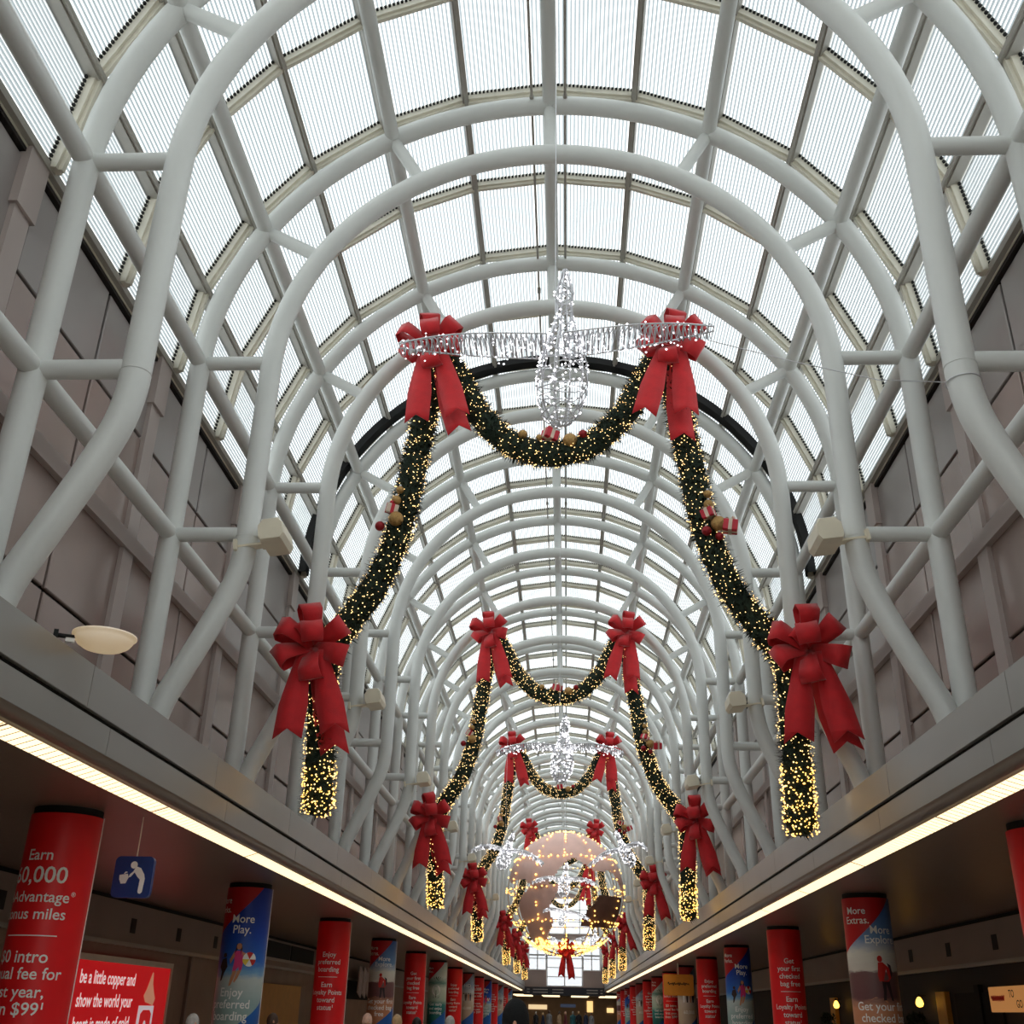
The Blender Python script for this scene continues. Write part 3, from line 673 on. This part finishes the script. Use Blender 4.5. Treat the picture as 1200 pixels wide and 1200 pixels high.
def bow(x, y, z, kind, sidev, label, group, sc_=1., roll=0.):
    t = thing('ribbon_bow', label, 'bow', (x, y, z), (math.radians(-6 if kind else 0), roll, math.radians(10)*(-1 if x > 0 else 1)*(0 if kind else 1)), group)
    for n, me in BP[kind, sidev]:
        o = obj(n, me, t)
        md = o.modifiers.new('thick', 'SOLIDIFY'); md.thickness = .012
    t.scale = (sc_,)*3

# ------------------------------------------------------------------ garlands
def garland(path, label, seed, dens=1.0, group=None, gi_=0):
    rd = random.Random(seed); P = spline(path, 8)
    # resample by length
    L = [0]
    for a, b in zip(P, P[1:]): L.append(L[-1]+(b-a).length)
    T = L[-1]
    def at(s):
        s = min(max(s, 0), T-1e-4); i = next(k for k in range(len(L)-1) if L[k+1] >= s); f = (s-L[i])/(L[i+1]-L[i]+1e-9)
        return P[i].lerp(P[i+1], f), (P[i+1]-P[i]).normalized()
    t = thing('christmas_garland', label, 'garland', tuple(P[0]), group=group); O = P[0]
    b = MB(); n = int(T/.09); R0 = .225
    pts = []; rr = []
    for k in range(n+1):
        p, d = at(T*k/n); pts.append(p-O); e = min(1, min(k, n-k)/2.5+.45); rr.append(R0*e*rd.uniform(.9, 1.06))
    b.tube(pts, rr, 12)
    for k in range(int(T*620*dens)):
        s = rd.uniform(0, T); p, d = at(s); a = rd.uniform(0, 2*pi)
        nx = d.cross(Vector((0, 1, .01))).normalized(); ny = d.cross(nx)
        rad = nx*math.cos(a)+ny*math.sin(a); e = min(1, min(s, T-s)/.15+.5)
        tip = (rad+d*rd.uniform(-.7, .7)+Vector((0, 0, -.2))).normalized()*rd.uniform(.08, .17)
        q = p-O+rad*R0*e*.88; sd_ = rad.cross(tip).normalized()*rd.uniform(.012, .022) if rad.cross(tip).length > 1e-3 else d*.015
        b.add([q-sd_, q+sd_, q+tip], [(0, 1, 2)])
    tag(obj('fir_foliage', b.mesh('fir_foliage', M['needle']), t), kind='stuff')
    b = MB(); ld = 1.0 if gi_ == 0 else .8
    s = 0.; ang = rd.uniform(0, 6)
    def dn(s):                     # more lights wound round the low ends
        z = at(s)[0].z-EZ; return 1.0 if z > 5.2 else (1.25 if z > 3.4 else 2.1)
    while s < T:
        q = dn(s)*ld
        s += rd.uniform(.1, 1.9)*.0052/q; ang += rd.uniform(.02, .5)+(rd.uniform(0, 2.5) if rd.random() < .08 else 0)
        p, d = at(s+rd.gauss(0, .045)); nx = d.cross(Vector((0, 1, .01))).normalized(); ny = d.cross(nx)
        e = min(1, min(s, T-s)/.15+.5)
        pos = p-O+(nx*math.cos(ang)+ny*math.sin(ang))*(R0*e+rd.uniform(-.01, .05))
        low = pos.z+O.z-EZ < 3.5
        b.octa(pos, rd.uniform(.007, .0135)*(1.3 if low else 1)*(1 if gi_ == 0 else 1.3), 1 if low and rd.random() < .7 else 0)
    tag(obj('string_lights', b.mesh('string_lights', M['bulb'], M['bulb_g']), t), kind='stuff')
    return at, T
def R_(x, y, z): return (x, y, z+EZ)
def ornament(kind, p, r, label, group):
    label = ('small ' if r <= .075 else 'medium ' if r <= .1 else 'large ')+label
    if kind in ('gold', 'redb'):
        t = thing('bauble', label, 'bauble', p, group=group)
        m = MB(); m.ball((0, 0, 0), r, 16, 10); obj('ball', m.mesh('ball', M[kind]), t)
        m = MB(); m.lathe([(0, r+.03), (.02, r+.03), (.025, r-.004)], 8); obj('cap', m.mesh('cap', M['wire']), t)
    else:
        t = thing('gift_box', label, 'gift box', p, (random.uniform(-.5, .5), random.uniform(-.4, .4), random.uniform(0, 3)), group)
        m = MB(); m.bevbox(-r, r, -r, r, -r*.8, r*.8, .01, 'z'); obj('box', m.mesh('box', M['giftred'] if kind == 'gift' else M['giftpale']), t)
        m = MB(); e = r+.004; m.box(-.03, .03, -e, e, -e*.8-.002, e*.8+.002); m.box(-e, e, -.03, .03, -e*.8-.002, e*.8+.002)
        obj('ribbon', m.mesh('ribbon', M['giftpale'] if kind == 'gift' else M['giftred']), t)
        m = MB()
        for a in (0, 2.1, 4.2): ribbon(m, Vector((0, 0, r*.8)), Vector((math.cos(a), math.sin(a), .5)), Vector((-math.sin(a), math.cos(a), 0)), r*.9, .05, .03)
        obj('bow', m.mesh('bow', M['giftpale'] if kind == 'gift' else M['giftred']), t)
for gi, ai in enumerate(GY):
    y = ya(ai)-.22; d = 1.0 if gi == 0 else (.8 if gi == 1 else (.5 if gi == 2 else .3)); dsc = SETL[gi]
    yb = y-.3
    for sd, wh in ((-1, FIDE), (1, ORSI)):
        dx = 0 if sd < 0 else .12; ex = 0 if sd < 0 else -.2
        at, T = garland([R_(sd*(3.56+dx*1.6), y, 2.66+ex), R_(sd*(3.62+dx*1.4), y, 3.6), R_(sd*(3.68+dx), y, 4.5), R_(sd*(3.66+dx), y, 5.15), R_(sd*(3.42), y, 5.7), R_(sd*2.95, y, 6.45), R_(sd*2.62, y, 7.5), R_(sd*2.43, y, 8.8), R_(sd*2.28, y, 9.9), R_(sd*2.15, y, 11.1)],
                        f'lit green drop of the {dsc}, {wh} side', 100+gi*3+sd, d, 'garland sections', gi)
        bow(sd*2.18, yb, 11.0+EZ, 1, 0 if sd < 0 else 1, f'long-tailed red bow high on the {dsc}, {wh} side', 'high bows', 1.0, .12*sd)
        bow(sd*(3.8+dx*2), yb-.12, 5.2+EZ, 0, 0 if sd < 0 else 1, f'red bow above the hanging end of the {dsc}, {wh} side', 'low bows', 1.0, -.06 if sd > 0 else -.09)
        if gi < 3:
            cl = [('gold', .0, .0, .085), ('giftpale' if sd < 0 else 'gift', .17, -.03, .1), ('gold', .36, .06, .13), ('redb', .5, -.12, .085), ('gold', -.2, .02, .07)]
            if sd > 0: cl += [('gift', .42, .2, .12), ('redb', .6, .02, .07)]
            for kd, ds, dxx, r in cl:
                p, tt = at(T*.62-ds+.1); p = p+Vector((dxx*1.3+(-.12 if sd < 0 else .1), -.27, 0))
                nm = {'gold': 'gold bauble', 'redb': 'dark red bauble', 'gift': 'red gift box', 'giftpale': 'pale gift box'}[kd]
                ornament(kd, tuple(p), r, f'{nm} on the {wh} drop of the {dsc}', f'{nm}s on the garland drops')
    at, T = garland([R_(-2.0, y, 11.1), R_(-1.82, y, 10.72), R_(-1.58, y, 10.25), R_(-1.25, y, 9.68), R_(-.7, y, 9.14), R_(0, y, 8.95), R_(.7, y, 9.14), R_(1.25, y, 9.68), R_(1.58, y, 10.25), R_(1.82, y, 10.72), R_(2.0, y, 11.1)],
                    f'dark green lit centre swag of the {dsc}', 300+gi, d, 'garland sections', gi)
    if gi < 3:
        for kd, xx, dz, r in (('gold', -.52, .19, .085), ('gift', -.03, .27, .12), ('gold', .33, .12, .13), ('redb', .57, .17, .08), ('gold', -.22, .2, .06)):
            p, tt = at(T/2+xx); nm = {'gold': 'gold bauble', 'redb': 'dark red bauble', 'gift': 'red gift box'}[kd]
            ornament(kd, (p.x, p.y-.2, p.z+dz), r, f'{nm} on the centre swag of the {dsc}', f'{nm}s on the centre swags')

# ------------------------------------------------------------------ wire doves
def dove_meshes(seed, thick=1.):
    rd = random.Random(seed); b = MB(); lb = MB(); r = .0065*thick
    prof = [(0, .0), (.10, .04), (.19, .14), (.235, .28), (.25, .42), (.235, .58), (.19, .74), (.13, .9), (.085, 1.04), (.075, 1.16), (.09, 1.27), (.06, 1.38), (.02, 1.5)]
    axis = lambda f: Vector((.02+.12*f, .25-.5*f, -.72+1.5*f))
    def bp(rr, z, a): f = z/1.5; return axis(f)+Vector((rr*math.cos(a), rr*.8*math.sin(a), 0))
    for k in range(10):
        a = 2*pi*k/10; b.tube([bp(q, z, a) for q, z in prof], r, 5)
    for q, z in [(prof[i][0]*(1-f)+prof[i+1][0]*f, prof[i][1]*(1-f)+prof[i+1][1]*f) for i in range(1, 11) for f in (0, .5)]:
        ph = rd.uniform(0, 6); b.tube([bp(q*(1+.06*math.sin(3*2*pi*k/12+ph)), z+.03*math.sin(2*2*pi*k/12+ph), 2*pi*k/12) for k in range(12)], r*.9, 4, closed=True)
    for k in range(400):
        z = 1.45*rd.random()**.8; i = max(j for j in range(len(prof)-1) if prof[j][1] <= z); f = (z-prof[i][1])/(prof[i+1][1]-prof[i][1]); q = prof[i][0]*(1-f)+prof[i+1][0]*f
        if rd.random() > (q/.25)**.8: continue
        lb.octa(bp(q+.015, z, rd.uniform(0, 2*pi)), rd.uniform(.007, .013)*thick)
    wings = []
    for sd in (-1, 1):
        wv = MB(); fr = []; bk = []
        for k in range(29):
            f = k/28; x = sd*(.08+1.38*f); z = .04+.14*math.sin(f*2.4)-.34*f*f; y = -.02-.5*f*f+.1*math.sin(f*3)
            ch = .34*(1-f**3)+.04
            fr.append(Vector((x, y-ch*.5, z+.02))); bk.append(Vector((x, y+ch*.5, z-.05*ch)))
        for arr in (fr, bk): wv.tube(arr, r*1.2, 5)
        for k in range(28):
            A = fr[k]; B_ = bk[k]; C = fr[k+1]
            wv.tube([A, (A+B_)/2+Vector((rd.uniform(-.02, .02), 0, -.11)), B_], r, 4); wv.tube([B_, (B_+C)/2+Vector((0, 0, .07)), C], r, 4)
            wv.tube([A+Vector((0, 0, -.0)), A+Vector((sd*.02, .05, -.12)), C], r*.8, 4)
        for k in range(130):
            f = rd.random(); i = min(27, int(f*28)); p = fr[i].lerp(bk[i], rd.random())+Vector((rd.uniform(-.02, .02), 0, rd.uniform(-.13, .06)))
            lb.octa(p, rd.uniform(.007, .012)*thick)
        wings.append(wv.mesh('wing_frame', M['wire']))
    return b.mesh('body_frame', M['wire']), wings, lb.mesh('string_lights', M['bulb_w'])
DV = dove_meshes(1, 1.12); DVF = dove_meshes(2, 2.0)
def dove(p, rot, label, group=None, scl=1., far=True):
    b, wg, lt = DVF if far else DV
    t = thing('wire_dove', label, 'dove', p, rot, group); t.scale = (scl,)*3
    obj('body_frame', b, t)
    for x in wg: obj('wing_frame', x, t)
    tag(obj('string_lights', lt, t), kind='stuff')
    m = MB(); m.tube([(.0, 0, .3), (.0, 0, (13.28+EZ-p[2])/scl)], .004, 4); obj('hanging_wire', m.mesh('hanging_wire', M['wire']), t, rot=(-rot[0], -rot[1], 0))
dove(R_(.15, 8.6, 5.85), (0, math.radians(-3), 0), 'largest silver wire dove with spread wings, overlapping the big bows', far=False)
m = MB(); m.tube([R_(1.6, 8.4, 5.82), R_(2.4, 8.45, 5.6), R_(3.2, 8.55, 5.45), R_(3.86, 8.6, 5.45)], .005, 5)
m.tube([R_(4+.158*math.cos(2*pi*k/16), 8.6+.158*math.sin(2*pi*k/16), 5.45) for k in range(16)], .006, 5, closed=True)
tag(obj('support_wire', m.mesh('support_wire', M['wire'])), 'thin wire tying the largest dove to a steel arch', 'wire')
dove(R_(.1, 24.6, 5.55), (0, 0, 0), 'sparkling wire dove with wings across the bows of the third garland', scl=1.0)
dove(R_(-2.0, 40, 5.3), (.2, .1, .35), 'sparkling wire dove gliding beside the globe, drinking fountain side', scl=.95)
dove(R_(2.3, 40, 5.4), (.3, -.15, -.75), 'sparkling wire dove tilted with raised wing beside the globe', scl=.95)
dove(R_(.1, 50, 5.4), (0, 0, .1), 'sparkling wire dove in front of the middle of the globe')
dove(R_(.1, 52, 4.2), (0, .1, .4), 'sparkling wire dove low in front of the globe', scl=.8)
dove(R_(-1.9, 84, 5.0), (0, 0, .3), 'distant wire dove below the globe, drinking fountain side')
dove(R_(2.3, 84, 5.0), (0, 0, -.3), 'distant wire dove below the globe, orange sign side')
dove(R_(.1, 84, 4.0), (0, 0, 0), 'distant wire dove under the middle of the globe')

# ------------------------------------------------------------------ globe
GC = Vector(R_(.2, 56, 5.45)); GR = 2.9
t = thing('light_globe', 'huge globe of golden lights with pink copper land plates', 'globe', tuple(GC))
def sph(lat, lon, r=GR): return Vector((r*math.cos(lat)*math.sin(lon), -r*math.cos(lat)*math.cos(lon), r*math.sin(lat)))
for k in range(12):
    m = MB(); m.tube([sph(-pi/2+pi*i/24, 2*pi*k/12) for i in range(25)], .018, 5); obj('meridian', m.mesh('meridian', M['gold']), t)
for la in (-60, -30, 0, 30):
    m = MB(); m.tube([sph(math.radians(la), 2*pi*i/40) for i in range(40)], .018, 5, closed=True); obj('parallel', m.mesh('parallel', M['gold']), t)
def plate(name, mtl, pred, r=GR+.02):
    b = MB(); nl, nn = 90, 180
    for i in range(nl):
        for j in range(nn):
            l0, l1 = -pi/2+pi*i/nl, -pi/2+pi*(i+1)/nl; o0, o1 = -pi+2*pi*j/nn, -pi+2*pi*(j+1)/nn
            if pred((l0+l1)/2, (o0+o1)/2): b.add([sph(l0, o0, r), sph(l0, o1, r), sph(l1, o1, r), sph(l1, o0, r)], [(0, 1, 2, 3)])
    o = obj(name, b.mesh(name, mtl), t); md = o.modifiers.new('thick', 'SOLIDIFY'); md.thickness = .04
W_ = lambda a, b, c: .25*math.sin(3*a+b)+.14*math.sin(7*a+c)
plate('northern_land_plate', M['copper'], lambda la, lo: la > .22+W_(lo, .5, 1)*.8 and abs(lo) < 1.9)
plate('western_land_plate', M['copper'], lambda la, lo: -1.05 < la < .05 and -.85+W_(la, 1, 0) < lo < -.3+W_(la*1.3, 2, 1)*.6)
plate('eastern_land_plate', M['brownplate'], lambda la, lo: -.62 < la < -.1 and .45+W_(la, 1, 2)*.5 < lo < 1.25)
b = MB(); rd = random.Random(5)
for k in range(12):
    for i in range(26):
        b.octa(sph(-pi/2+pi*(i+rd.random())/26, 2*pi*k/12+rd.gauss(0, .015), GR+.07), rd.uniform(.035, .06))
for la in (-60, -30, 0, 30):
    for i in range(60): b.octa(sph(math.radians(la)+rd.gauss(0, .01), 2*pi*(i+rd.random())/60, GR+.07), rd.uniform(.035, .055))
for i in range(240): b.octa(sph(-1.02+rd.gauss(0, .09), rd.uniform(0, 2*pi), GR+.06), rd.uniform(.04, .07))
tag(obj('string_lights', b.mesh('string_lights', M['bulb_g']), t), kind='stuff')
m = MB(); m.tube([(0, 0, GR), (0, 0, 13.2-5.45)], .012, 5); obj('hanging_wire', m.mesh('hanging_wire', M['wire']), t)
bow(.25, 55.1, 2.78+EZ, 1, 0, 'red ribbon bow with long tails hanging under the golden globe', None, .72)

# ------------------------------------------------------------------ end wall and concourse beyond
m = MB(); m.box(-6, 6, Y1+.6, Y1+.9, 2.0+EZ, ZC+RG+.4)
we = tag(obj('wall_end', m.mesh('wall_end', M['panel_m'])), kind='structure')
lit = emis('daylit_blind', (232, 238, 246), .72)
def win(x0, x1, z0, z1, nx, nz, k):
    m = MB(); m.box(x0, x1, Y1+.5, Y1+.58, z0+EZ, z1+EZ); wn = tag(obj(f'window_{k}', m.mesh('window', lit)), kind='structure')
    m = MB()
    for i in range(nx+1):
        x = x0+(x1-x0)*i/nx; m.box(x-.07, x+.07, Y1+.42, Y1+.5, z0+EZ, z1+EZ)
    for j in range(nz+1):
        z = z0+(z1-z0)*j/nz; m.box(x0, x1, Y1+.42, Y1+.5, z-.05+EZ, z+.05+EZ)
    obj('window_frame', m.mesh('window_frame', M['white']), wn)
win(-1.9, 1.95, 2.6, 7.2, 2, 5, 1); win(-3.9, -2.0, 4.2, 7.6, 2, 3, 2); win(2.05, 3.9, 4.2, 7.6, 2, 3, 3); win(-3.4, 3.4, 7.9, 11.6, 4, 3, 4)
m = MB(); m.box(-4.3, 4.3, Y1+.3, Y1+.5, 5.6+EZ, 5.75+EZ); tag(obj('trim_3', m.mesh('trim_3', M['fascia'])), kind='structure')
t = thing('gate_sign_band', 'long dark gate sign band across the end of the hall', 'sign', (0, Y1+.1, 2.12+EZ))
m = MB(); m.box(-4.4, 4.4, -.1, .1, -.45, .35); obj('sign_panel', m.mesh('sign_panel', mat('dark_sign_face', (26, 28, 40), .4, noise=.1)), t)
m = MB()
for x, wd in ((-3.9, .3), (-2.6, 1.6), (-.7, 1.2), (3.0, 1.2), (4.0, .25)):
    for z in (.1, -.18): m.box(x-wd/2, x+wd/2, -.115, -.105, z-.05, z+.05)
tag(obj('sign_text_bars', m.mesh('sign_text_bars', M['fascia']), t), kind='stuff')
m = MB(); m.box(-XA, XA, Y1+.2, Y1+14, 1.75+EZ, 2.0+EZ); tag(obj('soffit_end', m.mesh('soffit_end', M['dark'])), kind='structure')
m = MB(); m.box(-XA, XA, Y1+13.6, Y1+13.9, 0, 2.2+EZ); wf = tag(obj('wall_far', m.mesh('wall_far', M['aisle'])), kind='structure')
for x, wd, z, h, c, st in ((-3.2, 2.2, .55, .5, (250, 220, 170), .7), (.4, 1.8, .75, .35, (60, 70, 90), .5), (3.0, .7, .7, 1.2, (255, 214, 140), .9), (5.4, .8, .35, .5, (255, 220, 150), .9), (-5.8, 1.6, .2, .9, (220, 190, 150), .5)):
    m = MB(); m.bevbox(x-wd/2, x+wd/2, Y1+13.5, Y1+13.6, z-h/2+EZ, z+h/2+EZ, .02, 'y'); obj('lit_shopfront', m.mesh('lit_shopfront', backlit('shopfront_light', c, st)), wf)
for k, x in enumerate((-4.6, -1.5, 1.7, 4.9)*3):  # front row is real; rows behind it are added to brighten the room
    m = MB(); m.box(-.95, .95, -.3, .3, -.06, .06)
    tag(obj('ceiling_and_fill_light', m.mesh('ceiling_and_fill_light', M['strip']), None, (x, Y1+.9+(k//4)*4, 1.67+EZ)), 'warm ceiling light panel under the end soffit, rear rows added as fill', 'light', 'end soffit lights')

# ------------------------------------------------------------------ people
def person(x, y, H, coat, trouser, hair, label, facing=0., hat=None, group=None):
    k = H/1.75
    V = []; E = []; Rr = []
    def v(p, r): V.append(Vector(p)*k); Rr.append(r*k); return len(V)-1
    def chain(i0, pts):
        for p, r in pts:
            j = v(p, r if isinstance(r, float) else r); E.append((i0, j)); i0 = j
        return i0
    pel = v((0, 0, .95), .15)
    ch = chain(pel, [((0, .0, 1.15), .145), ((0, .0, 1.36), .16)])
    nk = chain(ch, [((0, 0, 1.48), .065), ((0, -.01, 1.55), .06), ((0, -.015, 1.62), .082), ((0, -.01, 1.68), .088)])
    for s in (-1, 1):
        chain(pel, [((s*.1, 0, .85), .095), ((s*.11, -.01, .5), .065), ((s*.12, .02, .1), .045), ((s*.12, -.06, .04), .04), ((s*.13, -.14, .035), .035)])
        wr = chain(ch, [((s*.19, 0, 1.38), .065), ((s*.24, .02, 1.1), .048), ((s*.25, -.04, .86), .034), ((s*.25, -.06, .8), .038)])
        for q in range(4): chain(wr, [((s*.25, -.09+.022*q, .74), .011), ((s*.245, -.095+.022*q, .69-.008*abs(q-1.5)), .009)])
        chain(wr, [((s*.235, -.105, .77), .011), ((s*.225, -.115, .73), .01)])
    me = bpy.data.meshes.new('person_body'); me.from_pydata(V, E, []); 
    t = thing('person', label, 'person', (x, y, 0), (0, 0, facing), group)
    o = obj('body', me, t)
    for mm in (coat,): me.materials.append(mm)
    md = o.modifiers.new('skin', 'SKIN'); lay = me.skin_vertices[0].data if me.skin_vertices else None
    if lay is None:
        bpy.context.view_layer.update(); lay = me.skin_vertices[0].data if me.skin_vertices else None
    if lay is None:
        bpy.context.view_layer.objects.active = o
        bpy.ops.mesh.customdata_skin_add(); lay = me.skin_vertices[0].data
    for i, r in enumerate(Rr): lay[i].radius = (r, r)
    lay[0].use_root = True; md.use_smooth_shade = True
    o.modifiers.new('sub', 'SUBSURF').levels = 1; o.modifiers['sub'].render_levels = 1
    # skin surface of the head, with face
    m = MB(); c = (0, -.012*k, 1.635*k); m.ball(c, .1*k, 18, 14, sx=.8, sy=.98, sz=1.2)
    m.ball((0, c[1]-.1*k, c[2]-.02*k), .018*k, 8, 6, sz=1.5)
    for s in (-1, 1): m.ball((s*.081*k, c[1]+.005, c[2]-.01*k), .024*k, 8, 6, sx=.4, sz=1.3)
    m.box(-.022*k, .022*k, c[1]-.096*k, c[1]-.085*k, c[2]-.062*k, c[2]-.054*k, 1)
    for s in (-1, 1): m.ball((s*.032*k, c[1]-.083*k, c[2]+.012*k), .011*k, 8, 6, mi=2)
    obj('face', m.mesh('face', M['skin'], figm['red'], figm['hair']), t)
    m = MB(); n = 18
    vs = []; rows_ = 7
    for i in range(rows_+1):
        th = pi*.5*i/rows_*1.12
        for j in range(n):
            a = 2*pi*j/n; back = .5-.5*math.cos(a-pi/2-pi) if False else (1+math.sin(a))/2
            th2 = th*(1+(.55*back if not hat else .12*back)); rr = (.1 if not hat else .108)*k*1.07
            vs.append((c[0]+.84*rr*math.sin(th2)*math.cos(a), c[1]+rr*math.sin(th2)*math.sin(a), c[2]+1.22*rr*math.cos(th2)))
    m.add(vs, [(i*n+j, i*n+(j+1) % n, (i+1)*n+(j+1) % n, (i+1)*n+j) for i in range(rows_) for j in range(n)], 0, True)
    obj('knit_hat' if hat else 'hair', m.mesh('hair', hat or hair), t)
    m = MB(); m.tube([(0, 0, .62*k), (0, 0, .9*k), (0, 0, 1.05*k)], [.2*k, .2*k, .17*k], 16); 
    obj('coat_skirt', m.mesh('coat_skirt', coat), t)
cl = {n: mat('cloth_' + n, c, .85, noise=.15, nscale=20) for n, c in dict(black=(24, 24, 28), navy=(34, 42, 66), grey=(120, 120, 124), tan=(170, 140, 110), maroon=(96, 34, 40), teal=(40, 92, 100)).items()}
hr = {n: mat('hair_' + n, c, .6, noise=.2, nscale=30) for n, c in dict(grey=(176, 172, 168), blond=(196, 160, 116), brown=(70, 46, 34), dark=(26, 22, 20), pale=(214, 170, 150)).items()}
person(-.1, 8.0, 1.71, cl['black'], cl['black'], hr['dark'], 'person in a black knit hat and black coat', 0, mat('black_knit', (14, 14, 16), .95, bump=.5, bscale=120))
person(-2.85, 18, 1.57, cl['navy'], cl['black'], hr['pale'], 'person with very pale hair in a navy coat', .3)
person(-2.45, 18.5, 1.56, cl['maroon'], cl['black'], hr['blond'], 'blond person in a maroon coat', -.4)
person(-2.1, 18.2, 1.53, cl['grey'], cl['black'], hr['dark'], 'dark haired person in a grey coat', 3.1)
person(-1.62, 18.6, 1.56, cl['teal'], cl['black'], hr['grey'], 'grey haired person in a teal coat', 3.0)
person(-4.7, 15.2, 1.53, cl['tan'], cl['black'], hr['grey'], 'grey haired person in a tan coat beside the beach column', 2.6)
person(-4.45, 18.4, 1.54, cl['black'], cl['black'], hr['brown'], 'brown haired person in a black coat near the columns', 2.2)
rd = random.Random(3)
for k in range(9):
    person(-2.4+.62*k+rd.uniform(-.2, .2), 96+rd.uniform(0, 14), rd.uniform(1.62, 1.8), list(cl.values())[k % 6], cl['black'], list(hr.values())[k % 5],
           'distant person standing below the end wall windows', rd.uniform(0, 6), None, 'people at the far end of the hall')
